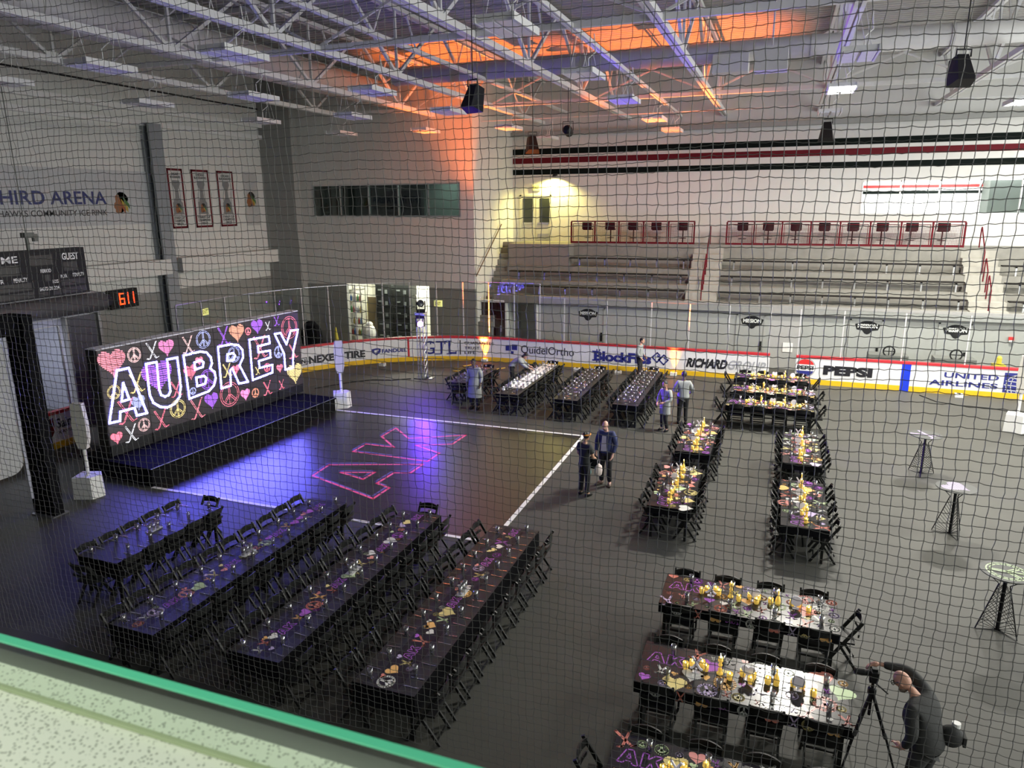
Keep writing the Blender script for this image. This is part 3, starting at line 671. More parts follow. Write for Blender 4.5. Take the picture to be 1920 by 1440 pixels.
# ---------------------------------------------------------------- stage and neon wall
a = R(-3.6)
t = thing('stage', 'low black stage platform in front of the glowing name sign', 'stage', (-14.66, 13.0, 0), a)
MB().box((-2.7, 0, .44), (0, 7.6, .5)).build('deck', mat('stage_deck', (.004, .004, .005), .9, spec=.03), t)
MB().box((-2.66, .03, 0), (-.04, 7.57, .44)).build('skirt', CLOTHB, t)
MB().box((-.01, 0, .485), (.004, 7.6, .503)).build('edge_trim', mat('edge_grey', (.16, .16, .18), .3), t)
A0 = Vector((-16.4, 13.38, 0)); la = R(-4.7)
t = thing('led_screen', 'black video wall glowing with white name lettering, hearts and peace signs', 'video wall', A0, la)
LW = 7.6; PS = [0, 1.29, 2.52, 3.8, 5.09, 6.33, 7.6]
MB().box((-.42, -.02, .5), (-.05, LW+.02, 3.4)).build('cabinet', BLACK, t)
MB().box((-.42, -.02, 3.4), (-.0, LW+.02, 3.43)).build('top_cap', mat('cap_white', (.8, .8, .88), .4), t)
SCR = mat('screen_black', (.02, .018, .02), .3, emit=(.75, .6, .68), es=.05)
SCRD = mat('screen_off', (.012, .012, .013), .4)
for p, q in zip(PS, PS[1:]):
    MB().box((-.05, p+.015, .8), (0, q-.015, 3.4)).build('screen_panel', SCR, t)
    MB().box((-.05, p+.015, .5), (0, q-.015, .8)).build('screen_base', SCRD, t)
LETS = {
'A': [[(0.05, 1.43), (0.48, 2.77), (0.83, 2.77), (1.2, 1.40), (0.88, 1.42), (0.84, 1.65), (0.41, 1.65), (0.36, 1.41)], [(0.61, 2.4), (0.49, 1.92), (0.72, 1.92)]],
'U': [[(1.37, 2.77), (1.71, 2.76), (1.68, 1.98), (1.72, 1.79), (1.84, 1.72), (1.96, 1.73), (2.04, 1.83), (2.06, 2.76), (2.41, 2.75), (2.41, 1.88), (2.33, 1.6), (2.13, 1.43), (1.87, 1.39), (1.64, 1.47), (1.44, 1.64), (1.36, 1.88)]],
'B': [[(2.63, 2.77), (3.25, 2.77), (3.47, 2.7), (3.61, 2.52), (3.63, 2.33), (3.54, 2.19), (3.69, 2.05), (3.71, 1.85), (3.61, 1.64), (3.4, 1.51), (2.66, 1.45)], [(2.99, 2.49), (3.21, 2.51), (3.32, 2.43), (3.27, 2.29), (2.98, 2.27)], [(2.99, 2.03), (3.28, 2.01), (3.36, 1.93), (3.29, 1.77), (2.99, 1.76)]],
'R': [[(3.93, 2.79), (4.45, 2.78), (4.74, 2.7), (4.9, 2.51), (4.89, 2.27), (4.71, 2.05), (5.0, 1.44), (4.61, 1.47), (4.4, 2.01), (4.31, 1.97), (4.27, 1.48), (3.89, 1.48)], [(4.26, 2.49), (4.49, 2.49), (4.57, 2.39), (4.48, 2.27), (4.23, 2.28)]],
'E': [[(5.23, 2.79), (6.1, 2.76), (6.12, 2.52), (5.57, 2.51), (5.57, 2.31), (6.1, 2.27), (6.1, 2.04), (5.55, 2.02), (5.56, 1.79), (6.15, 1.77), (6.12, 1.51), (5.21, 1.45)]],
'Y': [[(6.38, 2.79), (6.66, 2.78), (6.9, 2.34), (7.17, 2.78), (7.54, 2.76), (7.21, 2.06), (7.13, 1.47), (6.74, 1.48), (6.75, 2.04)]]}
NEON = mat('neon_white', (1, 1, 1), .5, emit=(.12, .12, 1), es=120)
lm = lambda y, z: (.012, y, z)
for k, ps in LETS.items():
    mb = MB()
    for p in ps: ribbon(mb, p, .054, lm, True)
    mb.build('glowing_letter', NEON, t)
GC = {'p': (1, .3, .38), 'k': (.95, .62, .62), 'w': (.75, .75, .8), 'm': (.95, .28, .6), 'b': (.5, .55, 1), 'v': (.42, .14, .95), 'o': (1, .42, .28), 'y': (.95, .75, .3), 'r': (1, .22, .32)}
GE = {k: mat('glow_'+k, c, .5, emit=c, es=.95) for k, c in GC.items()}
GLY = [('heart', 'p', 0.38, 2.99, 0.74), ('peace', 'k', 1.05, 3.09, 0.42), ('sticks', 'w', 1.62, 3.09, 0.51), ('heart', 'm', 2.09, 3.1, 0.48), ('sticks', 'k', 2.84, 3.04, 0.53), ('peace', 'b', 3.41, 3.11, 0.55), ('sticks', 'v', 4.19, 3.07, 0.6), ('heart', 'o', 4.74, 3.09, 0.57), ('peace', 'p', 5.21, 3.07, 0.25), ('heart', 'v', 5.62, 3.16, 0.47), ('sticks', 'w', 6.1, 3.1, 0.3), ('sticks', 'v', 6.53, 3.2, 0.33), ('peace', 'r', 7.11, 2.9, 0.8), ('peace', 'y', 0.31, 2.22, 0.4), ('sticks', 'y', 1.01, 2.3, 0.58), ('heart', 'b', 0.97, 1.76, 0.42), ('sticks', 'r', 0.6, 1.59, 0.7), ('peace', 'k', 1.06, 1.1, 0.38), ('heart', 'r', 0.2, 0.97, 0.33), ('sticks', 'w', 0.64, 0.96, 0.5), ('heart', 'v', 1.68, 2.33, 0.91), ('sticks', 'r', 2.25, 1.84, 0.5), ('sticks', 'r', 1.62, 1.09, 0.6), ('peace', 'y', 2.22, 1.26, 0.56), ('heart', 'r', 2.81, 2.23, 0.45), ('heart', 'r', 3.17, 2.5, 0.26), ('peace', 'v', 3.43, 1.87, 0.65), ('peace', 'b', 2.82, 1.65, 0.22), ('sticks', 'p', 2.9, 1.06, 0.66), ('heart', 'v', 3.46, 1.19, 0.49), ('peace', 'b', 4.53, 2.44, 0.52), ('heart', 'r', 4.54, 1.94, 0.31), ('sticks', 'y', 4.19, 1.98, 0.46), ('peace', 'r', 4.19, 1.22, 0.81), ('heart', 'm', 4.83, 1.05, 0.38), ('peace', 'o', 5.27, 1.0, 0.32), ('sticks', 'p', 5.67, 2.45, 0.8), ('sticks', 'y', 5.47, 1.71, 0.28), ('peace', 'r', 5.9, 1.73, 0.3), ('sticks', 'r', 5.83, 1.02, 0.5), ('sticks', 'r', 6.5, 0.99, 0.34), ('heart', 'r', 6.48, 1.58, 0.29), ('peace', 'b', 6.49, 2.15, 0.42), ('sticks', 'p', 7.21, 2.04, 0.56), ('heart', 'y', 7.2, 1.24, 0.71)]
for kind, c, y, z, h in GLY:
    mb = MB(); glyph(mb, kind, y, z, h, lambda p, q: (.006, p, q), (.016 if h > .4 else .012) if kind != 'heart' else h/22, zig=(kind == 'heart'))
    if kind == 'heart' and h < .4: glyph(mb.use(GE[c]), 'heart', y, z, h*.9, lambda p, q: (.004, p, q), 0)
    mb.build({'heart': 'glowing_heart', 'peace': 'glowing_peace_sign', 'sticks': 'glowing_hockey_sticks'}[kind], GE[c], t)

# ---------------------------------------------------------------- left end: screen frame, roll-up door, scoreboard, clock
t = thing('screen_frame', 'tall black draped frame around a rounded grey screen at the left edge', 'screen', (-15.7, 10.95, 0), 0)
MB().box((-.34, -.12, .03), (.34, .12, 4.72)).build('upright', CLOTHB, t)
MB().box((-.42, -2.9, 4.3), (.2, -.1, 4.72)).build('header', CLOTHB, t)
MB().box((-.36, -.2, 0), (.36, .22, .03)).build('base_plate', mat('base_grey', (.1, .1, .11), .4), t)
mb = MB(); rr = .3; pts = []
for cx, cz, a0 in ((-.38-rr, 4.3-rr, 0), (-2.7+rr, 4.3-rr, 90), (-2.7+rr, 1.2+rr, 180), (-.38-rr, 1.2+rr, 270)):
    pts += [(cx+rr*cos(R(a0+q)), cz+rr*sin(R(a0+q))) for q in range(0, 91, 15)]
mb.prism(pts, lambda y, z: (-.1, y, z), lambda y, z: (.0, y, z)); mb.build('grey_screen', mat('screen_cloth', (.34, .34, .34), .6), t)
MB().box((-.05, -.34, .5), (-.02, -.28, 4.3)).build('screen_post', mat('lilac_post', (.5, .5, .58), .5), t)
t = thing('roll_up_door', 'dark roll-up vehicle door with slats behind the left end of the boards', 'door', (-21.1, 16.35, 0))
mb = MB()
for i in range(24): mb.box((-.04, -.08, .15*i), (.0+.012*(i % 2), 1.05, .15*i+.147))
mb.build('door_curtain', mat('slat_grey', (.06, .06, .062), .5), t)
MB().box((-.1, -.14, 0), (.08, -.08, 3.62)).box((-.1, 1.05, 0), (.08, 1.15, 3.62)).build('guide_rail', GREYW, t)
MB().tube([(.1, -7, 3.98), (.1, 1.25, 3.98)], .31, 16).build('coil_hood', mat('hood_grey', (.075, .075, .08), .42), t, smooth=True)
MB().cbox((.1, 1.36, 4.0), (.32, .22, .36)).cbox((.1, 1.52, 3.98), (.22, .14, .18)).build('motor', BLACK, t)
struct('wall_bay', MB().box((-24.9, 13.0, 0), (-24.8, 17.4, 3.8)).box((-24.8, 13.0, 0), (-21.5, 13.1, 3.8)).box((-24.8, 13, 3.7), (-21.5, 17.4, 3.8)), mat('bay_wall', (.6, .6, .66), .6))
light('bay_lamp', 'AREA', (-23.0, 15.0, 3.6), 110, (.82, .84, 1), (-23.0, 15, 0), 1.5, 1.0)
struct('wall_end_left', wallgrid('x', -21.5, -21.2, .5, 17.6, 0, 4.3, [(13.6, 16.2, 0, 3.58)]).box((-25, 17.5, 0), (-21.2, 17.6, 3.6)), mat('end_wall_lilac', (.42, .42, .46), .6))
t = thing('scoreboard', 'black hockey scoreboard reading home and guest above the roll-up door', 'scoreboard', (-21.0, 0, 0))
MB().box((-.35, 11.0, 4.33), (0, 17.22, 5.76)).build('cabinet', BLACK, t)
wt = mat('score_white', (.7, .7, .7), .5, emit=(.7, .7, .7), es=.12); dg = mat('score_dark', (.035, .033, .033), .25)
sm = lambda y, z: (.006, y, z)
for s, y0, y1, z0, z1 in (('HOME', 13.9, 15.0, 5.42, 5.62), ('GUEST', 16.42, 16.98, 5.4, 5.62), ('PERIOD', 15.65, 15.99, 5.07, 5.18), ('PLYR', 16.28, 16.5, 4.86, 4.97), ('PENALTY', 16.7, 17.1, 4.87, 4.98), ('POSS', 15.99, 16.18, 4.73, 4.83), ('SHOTS ON GOAL', 15.53, 16.22, 4.53, 4.64), ('PENALTY', 14.78, 15.2, 4.86, 4.98), ('PLYR', 14.1, 14.5, 4.86, 4.98)):
    mb = MB(); letters(mb, s, sm, y0, y1, z0, z1, .02); mb.build('scoreboard_lettering', wt, t)
mb = MB()
for y0, y1, z0, z1 in ((15.35, 16.1, 5.3, 5.6), (16.42, 16.9, 5.06, 5.34), (14.1, 15.0, 5.06, 5.36), (15.75, 15.93, 4.8, 5.0), (16.26, 17.12, 4.62, 4.8), (16.26, 17.12, 4.38, 4.56), (15.5, 15.78, 4.37, 4.5), (15.95, 16.22, 4.37, 4.5), (14.0, 15.3, 4.6, 4.82), (14.0, 15.35, 4.37, 4.54)):
    mb.poly([sm(y0, z0), sm(y1, z0), sm(y1, z1), sm(y0, z1)])
mb.build('digit_window', dg, t)
MB().tube([(-.15, 15.5, 5.76), (-.15, 15.5, 6.15)], .05, 8).cbox((-.1, 15.5, 6.2), (.2, .3, .15)).cbox((-.1, 15.72, 6.12), (.12, .12, .22)).tube([(-.15, 15.5, 6.2), (-.15, 15.5, 10.9)], .015, 5).build('camera_mount', mat('mount_grey', (.12, .13, .11), .5), t)
t = thing('clock_display', 'red digital clock reading 6 11 on the left wall', 'clock', (-24.75, 0, 0))
MB().box((-.2, 21.15, 3.03), (0, 22.47, 3.78)).build('case', BLACK, t)
RED = mat('digit_red', (1, .1, .02), .4, emit=(1, .05, .008), es=3.5)
mb = MB()
def seg(y, z, w, h, on):
    q = {'a': [(0, h), (w, h)], 'b': [(w, h), (w, h/2)], 'c': [(w, h/2), (w, 0)], 'd': [(0, 0), (w, 0)], 'e': [(0, 0), (0, h/2)], 'f': [(0, h/2), (0, h)], 'g': [(0, h/2), (w, h/2)]}
    for k in on: ribbon(mb, [(y+p[0], z+p[1]) for p in q[k]], .055, lambda a, b: (.008, a, b))
seg(21.58, 3.2, .2, .42, 'acdefg'); seg(21.78, 3.2, .2, .42, 'bc'); seg(22.05, 3.2, .2, .42, 'bc')
mb.build('digits', RED, t)
# arena sign, head emblems and banners on the left wall
wx = -24.98
def head_emblem(parent, y, z, h, name='crest_emblem'):
    P = lambda pts, m, o: MB().poly([(wx+.02+o, y+a*h, z+b*h) for a, b in pts]).build(name, m, parent)
    P([(-.05, .5), (.18, .48), (.34, .36), (.42, .2), (.3, -.1), (.2, -.3), (-.05, -.48), (-.2, -.42), (-.3, .1), (-.2, .4)], HAIRB, 0)
    P([(-.3, .32), (-.1, .38), (-.02, .1), (.02, -.2), (-.05, -.42), (-.22, -.5), (-.36, -.4), (-.34, -.3), (-.42, -.2), (-.38, -.02), (-.3, .05)], mat('crest_brown', (.25, .1, .04), .5), .002)
    for c, pts in (((.05, .15, .04), [(.1, .3), (.45, -.05), (.48, -.3), (.2, .0)]), ((.4, .28, .04), [(.0, .2), (.36, -.2), (.34, -.45), (.05, -.05)]), ((.3, .08, .03), [(-.02, .05), (.24, -.3), (.16, -.5), (-.02, -.15)])):
        P(pts, mat('crest_%d' % (c[0]*100), c, .5), .004)
t = thing('arena_sign', 'large pale wall sign with dark blue arena name and head emblem', 'sign', (0, 0, 0))
MB().box((wx, 13.6, 6.3), (wx+.02, 23.85, 8.4)).build('sign_panel', mat('sign_pale', (.44, .45, .46), .6), t)
_, _, bb = txt('FIFTH THIRD ARENA', .02); _, _, b2 = txt('HIRD ARENA', .02); k = 4.2/(b2[1]-b2[0])
mb = MB(); wl = lambda y, z: (wx+.026, y, z); letters(mb, 'FIFTH THIRD ARENA', wl, 21.78-k*(bb[1]-bb[0]), 21.78, 7.1, 7.58, .02)
for s_, y0 in (('A', 19.62),): pass
mb.build('sign_lettering', mat('sign_navy', (.015, .025, .13), .5), t)
_, _, bb = txt('CHICAGO BLACKHAWKS COMMUNITY ICE RINK', .01); _, _, b2 = txt('HAWKS COMMUNITY ICE RINK', .01); k = 4.3/(b2[1]-b2[0])
mb = MB(); letters(mb, 'CHICAGO BLACKHAWKS COMMUNITY ICE RINK', wl, 21.74-k*(bb[1]-bb[0]), 21.74, 6.68, 6.9, .01); mb.build('sign_small_lettering', BLKPRINT, t)
head_emblem(t, 22.45, 7.15, .85)
CUP = mat('cup_grey', (.2, .2, .2), .4)
for i, (y0, y1, yr) in enumerate(((24.97, 25.86, '2010'), (26.35, 27.42, '2013'), (27.93, 29.02, '2015'))):
    t = thing('championship_banner', 'white banner with red border and silver cup, dated %s, on the left wall' % yr, 'banner', (0, 0, 0), group='cup banners')
    MB().box((wx, y0, 6.05), (wx+.012, y1, 8.6)).build('cloth', mat('banner_white', (.52, .52, .5), .7), t)
    mb = MB(); ribbon(mb, [(y0+.05, 6.1), (y1-.05, 6.1), (y1-.05, 8.55), (y0+.05, 8.55)], .09, lambda y, z: (wx+.015, y, z), True); mb.build('border', DKRED, t)
    c = (y0+y1)/2; w = (y1-y0)/2-.16; bl = lambda y, z: (wx+.018, y, z)
    mb = MB(); letters(mb, 'CHICAGO', bl, c-w*.7, c+w*.7, 8.32, 8.42, .035); letters(mb, 'BLACKHAWKS', bl, c-w, c+w, 8.19, 8.29, .035); letters(mb, 'STANLEY CUP', bl, c-w, c+w, 6.46, 6.56, .035); letters(mb, 'CHAMPIONS', bl, c-w, c+w, 6.33, 6.43, .035); letters(mb, yr, bl, c-.18, c+.18, 6.2, 6.3, .035); mb.build('lettering', BLKPRINT, t)
    mb = MB(); prof = [(.2, 8.1), (.24, 7.95), (.14, 7.8), (.09, 7.7), (.12, 7.35), (.2, 7.3), (.2, 7.22), (.28, 7.15), (.28, 6.72), (.34, 6.65)]
    mb.poly([bl(c+a, z) for a, z in prof]+[bl(c-a, z) for a, z in prof[::-1]]); mb.build('cup_picture', CUP, t); head_emblem(t, c, 6.92, .42)
t = thing('wall_banner', 'small pale banner with a head emblem right of the three cup banners', 'banner', (0, 0, 0))
MB().box((wx, 29.74, 6.05), (wx+.012, 30.72, 8.62)).build('cloth', mat('banner_grey', (.42, .42, .41), .7), t); head_emblem(t, 30.15, 7.3, .75)

# ---------------------------------------------------------------- store room contents
rk = mat('rack_black', (.012, .014, .014), .5)
for i, (x0, x1, w) in enumerate(((-19.85, -18.9, 'left'), (-18.75, -17.85, 'right'))):
    t = thing('stacked_cases', 'tall stack of black equipment cases in the store opening, %s one' % w, 'cases', (x0, 33.0, 0))
    for k in range(5):
        MB().box((.02*(k % 2), 0, .6*k), (x1-x0-.03*(k % 2), .8, .6*k+.57)).build('case', rk, t)
        MB().box((.15, -.02, .6*k+.25), (.35, 0, .6*k+.32)).box((.55, -.02, .6*k+.1), (.7, 0, .6*k+.3)).build('latch', mat('latch_grey', (.2, .22, .22), .4), t)
t = thing('shelf_unit', 'shelf unit packed with coloured bottles at the left of the store opening', 'shelf', (-21.15, 32.4, 0))
for z in (.3, .9, 1.5, 2.1, 2.7): MB().box((0, 0, z), (.75, .5, z+.04)).build('shelf', STEEL, t)
for x in (0, .72): MB().box((x, 0, 0), (x+.03, .03, 2.9)).box((x, .47, 0), (x+.03, .5, 2.9)).build('post', STEEL, t)
cols = [(.1, .35, .12), (.05, .15, .4), (.5, .35, .05), (.4, .06, .05), (.5, .5, .5)]
for z in (.34, .94, 1.54, 2.14):
    for k in range(5):
        c = cols[(k*3+int(z*10)) % 5]
        MB().lathe([(.055, 0), (.055, .2), (.02, .27), (.02, .32), (0, .32)], 8, (-21.15+.1+.135*k, 32.52, z)).build('bottle', mat('bottle_%d' % cols.index(c), c, .3), label='coloured bottle in the store, %s from left, shelf %s from below' % (ORD[k], ORD[int(z/.6)]), cat='bottle', group='bottles on the store shelf')
MB().box((-20.75, 33.6, 0), (-20.15, 33.68, 2.2), Matrix.Rotation(0, 4, 'X')).build('leaning_board', mat('tan_board', (.3, .23, .13), .6), label='tan board leaning at the back of the store room', cat='board')
MB().tube([(-20.15, 32.6, 0), (-20.5, 33.2, 2.0)], .02, 6).tube([(-20.4, 32.55, .03), (-19.9, 32.55, .03)], .05, 6).build('push_broom', mat('broom_yellow', (.5, .38, .05), .5), label='yellow push broom standing inside the store opening', cat='broom')
MB().sph((-19.95, 32.3, .5), (.4, .3, .5), 12, 8).sph((-19.9, 32.3, .95), (.2, .18, .16), 10, 6).build('white_sack', WHITE, label='bulging white sack at the foot of the store opening', cat='sack')
t = thing('work_light', 'yellow floor cone on the concrete left of the store opening', 'cone', (-21.3, 31.3, 0))
MB().lathe([(.16, .03), (.03, .9), (0, .9)], 12).build('cone_body', mat('cone_yellow', (.4, .33, .03), .5), t); MB().box((-.2, -.2, 0), (.2, .2, .03)).build('cone_base', BLACK, t)
# hand wheels and gear on the floor before the under-stand wall, seen above the boards
for x, w in ((4.25, 'left'), (6.55, 'right')):
    t = thing('cart', 'low grey cart with a round hose reel behind the far boards, %s one' % w, 'cart', (x, 31.4, 0))
    MB().box((-.7, -.35, .75), (.7, .35, 1.12)).build('tray', mat('cart_grey', (.16, .16, .15), .5), t)
    MB().tube([(.2*cos(2*PI*i/16), -.3, 1.28+.2*sin(2*PI*i/16)) for i in range(16)], .03, 6, True).bar((-.2, -.3, 1.28), (.2, -.3, 1.28), .03).bar((0, -.3, 1.08), (0, -.3, 1.48), .03).build('reel', BLACK, t)
    for sx in (-.55, .55): MB().lathe([(.12, -.03), (.12, .03)], 12, M=Matrix.Translation((sx, 0, .12)) @ Matrix.Rotation(R(90), 4, 'X')).box((sx-.02, -.02, .12), (sx+.02, .02, .76)).build('wheel', BLACK, t)
MB().lathe([(.09, 0), (.09, .25), (.04, .32), (0, .32)], 10, (8.0, 31.2, 1.0)).box((7.8, 31.0, 0), (8.2, 31.4, 1.0)).build('cleaner_bottle', mat('bottle_yellow', (.6, .5, .05), .4), label='yellow bottle on a stand behind the right boards', cat='bottle')
t = thing('fire_alarm', 'small red fire alarm on the grey wall at the right', 'alarm', (8.6, 32.44, 1.75))
MB().cbox((0, 0, .05), (.18, .08, .12)).build('alarm_body', REDP, t); MB().cbox((0, 0, -.06), (.14, .07, .1)).build('alarm_lamp', WHITE, t)
for i, (x, z) in enumerate(((.55, .95),)): MB().box((x-.2, 32.47, z-.2), (x+.2, 32.5, z+.2)).build('notice', WHITE, label='white paper notice on the grey wall right of the boards gap', cat='notice')
for x in (-6.85, -5.9, -4.9): MB().cbox((x, 32.48, .55), (.16, .04, .16)).build('wall_box', WHITE, label='small white socket box on the grey wall, %s of three' % {-6.85: 'left', -5.9: 'middle', -4.9: 'right'}[x], cat='socket', group='wall sockets')

# ---------------------------------------------------------------- light tower and white pole stands
t = thing('light_tower', 'aluminium truss tower carrying two moving-head stage lights', 'truss tower', (-13.6, 26.05, 0))
h = .14; mb = MB()
for sx in (-h, h):
    for sy in (-h, h): MB().tube([(sx, sy, .03), (sx, sy, 2.72)], .024, 7).build('main_tube', ALU, t)
n = 8
for i in range(n):
    z0 = .05+2.6*i/n; z1 = .05+2.6*(i+1)/n
    for (ax, ay), (bx, by) in (((-h, -h), (h, -h)), ((h, -h), (h, h)), ((h, h), (-h, h)), ((-h, h), (-h, -h))): mb.tube([(ax, ay, z0), (bx, by, z1)], .01, 5)
mb.build('lacing', ALU, t)
MB().box((-.3, -.3, 0), (.3, .3, .03)).build('base_plate', BLACK, t)
MB().box((-.2, -.2, 2.72), (.2, .2, 2.74)).build('top_plate', ALU, t)
MB().box((.14, -.18, 0), (.46, .14, .03)).tube([(.44, .0, 0), (.44, 0, .85), (.15, 0, .85)], .016, 6).build('outrigger', ALU, t)
def mover(loc, rz, lit, lab, flip):
    t = thing('moving_head_light', lab, 'stage light', loc, rz); s = -1 if flip else 1
    MB().box((-.17, -.15, 0 if s > 0 else -.12), (.17, .15, .12 if s > 0 else 0)).build('base', BLACK, t)
    MB().box((-.19, -.06, .1*s if s > 0 else -.46), (-.15, .06, .46 if s > 0 else -.1)).box((.15, -.06, .1 if s > 0 else -.46), (.19, .06, .46 if s > 0 else -.1)).build('yoke', BLACK, t)
    Mx = Matrix.Translation((0, 0, .36*s)) @ Matrix.Rotation(R(80), 4, 'X')
    MB().lathe([(0, -.18), (.1, -.18), (.145, -.05), (.145, .16), (.12, .2)], 14, M=Mx).build('head', BLACK, t, smooth=True)
    MB().lathe([(.115, .204), (.115, .212), (0, .214)], 14, M=Mx).build('lens', mat('lens_violet', (.4, .2, 1), .3, emit=(.12, .015, 1), es=1200) if lit else mat('lens_dark', (.03, .03, .04), .1), t)
mover((-13.6, 26.05, 2.74), R(25), False, 'black moving-head light standing on top of the truss tower', False)
mover((-13.52, 25.8, 2.66), R(28), True, 'violet glowing moving-head light hanging on the truss tower', True)
MB().box((-13.72, 25.75, 2.66), (-13.3, 25.95, 2.7)).build('clamp', ALU, label='flat clamp arm holding the glowing light on the truss tower', cat='clamp')
MB().tube([(-14.0, 25.7, .015), (-14.6, 25.2, .015), (-15.4, 25.0, .015), (-16.1, 24.3, .015), (-16.8, 23.0, .015)], .018, 5).build('power_cable', BLACK, label='dark cable lying on the floor left of the truss tower', cat='cable')
MB().tube([(-12.6, 28.9, .02), (-12.9, 28.5, .02), (-12.5, 28.2, .02), (-13.1, 28.0, .02), (-12.4, 27.8, .02), (-12.9, 27.5, .02), (-12.0, 27.4, .02), (-11.0, 28.8, .02)], .022, 5).build('extension_cord', mat('cord_yellow', (.6, .4, .04), .5), label='yellow extension cord tangled on the floor behind the waiter', cat='cord')
MB().tube([(5.2, 29.4, .015), (5.6, 28.6, .015), (6.2, 28.3, .015), (7.2, 28.2, .015), (8.6, 27.6, .015)], .016, 5).build('power_cable', BLACK, label='dark cable on the grey floor below the airline lettering', cat='cable')
def pole_stand(x, y, rz, lab):
    t = thing('pole_stand', lab, 'stand', (x, y, 0), rz)
    pts = [(-.3, -.22), (.18, -.22), (.34, .05), (.2, .3), (-.3, .3)]
    mb = MB(); mb.prism(pts, lambda a, b: (a, b, .0), lambda a, b: (a*.92, b*.92, .56)); mb.build('weighted_base', WHITE, t)
    MB().tube([(0, .03, .56), (0, .03, 1.35)], .045, 8).build('pole', WHITE, t)
    MB().add([(a*w, b, z) for w, z in ((.10, 1.25), (.16, 1.5), (.17, 1.9), (.13, 2.4)) for a, b in ((-1, -.04), (1, -.04), (1, .1), (-1, .1))], [(0, 3, 2, 1), (12, 13, 14, 15)]+[(4*i+j, 4*i+(j+1) % 4, 4*i+4+(j+1) % 4, 4*i+4+j) for i in range(3) for j in range(4)]).build('shade', mat('cream_shade', (.62, .6, .52), .5), t)
pole_stand(-15.7, 12.05, R(20), 'white pole stand on a faceted base left of the stage')
pole_stand(-14.3, 21.1, R(35), 'white pole stand on a faceted base at the far stage corner')
pole_stand(7.25, 25.5, R(-20), 'white pole stand cut off by the right edge of the view')

# ---------------------------------------------------------------- people
def skin_mesh(nodes, edges, rad, root, sub=2, remesh=0, extra=None, smooth=True):
    bm_ = bmesh.new(); ly = bm_.verts.layers.skin.verify(); V = {}
    for k, p in nodes.items():
        v = bm_.verts.new(p); r = rad[k]; v[ly].radius = (r, r) if not isinstance(r, tuple) else r; v[ly].use_root = (k == root); V[k] = v
    for a, b in edges: bm_.edges.new((V[a], V[b]))
    me = bpy.data.meshes.new('sk'); bm_.to_mesh(me); bm_.free()
    o = bpy.data.objects.new('sk', me); COL.objects.link(o)
    sk = o.modifiers.new('s', 'SKIN'); sk.use_smooth_shade = True; sk.branch_smoothing = .4
    o.modifiers.new('u', 'SUBSURF').levels = sub
    ev = lambda: bpy.data.meshes.new_from_object(o.evaluated_get(bpy.context.evaluated_depsgraph_get()))
    m2 = ev(); o.modifiers.clear()
    if extra:
        extra.add([v.co.copy() for v in m2.vertices], [tuple(p.vertices) for p in m2.polygons]); m2 = extra.mesh('b')
    if remesh:
        o.data = m2; rm = o.modifiers.new('r', 'REMESH'); rm.mode = 'VOXEL'; rm.voxel_size = remesh
        sm_ = o.modifiers.new('sm', 'SMOOTH'); sm_.iterations = 2; sm_.factor = .4
        m2 = ev()
    bpy.data.objects.remove(o)
    m2.polygons.foreach_set('use_smooth', [True]*len(m2.polygons)); m2.materials.clear()
    return m2
def hand(mb, w, d, palm, s=1):            # wrist, finger direction, palm normal: palm, four bent fingers, thumb
    d = Vector(d).normalized(); palm = Vector(palm); palm = (palm-d*palm.dot(d)).normalized(); sd = d.cross(palm)*s; w = Vector(w)
    mb.tube([w, w+d*.03, w+d*.09], [.026, .034, .03], 8)
    for i, (o, L) in enumerate(((-.03, .07), (-.01, .08), (.01, .076), (.03, .06))):
        b = w+d*.085+sd*o; mb.tube([b, b+d*L*.5+palm*.006, b+d*L*.85+palm*.03, b+d*L*.95+palm*.05], [.0105, .01, .009, .006], 6)
    b = w+d*.03-sd*.03; mb.tube([b, b-sd*.03+d*.02+palm*.01, b-sd*.04+d*.05+palm*.025], [.013, .011, .007], 6)
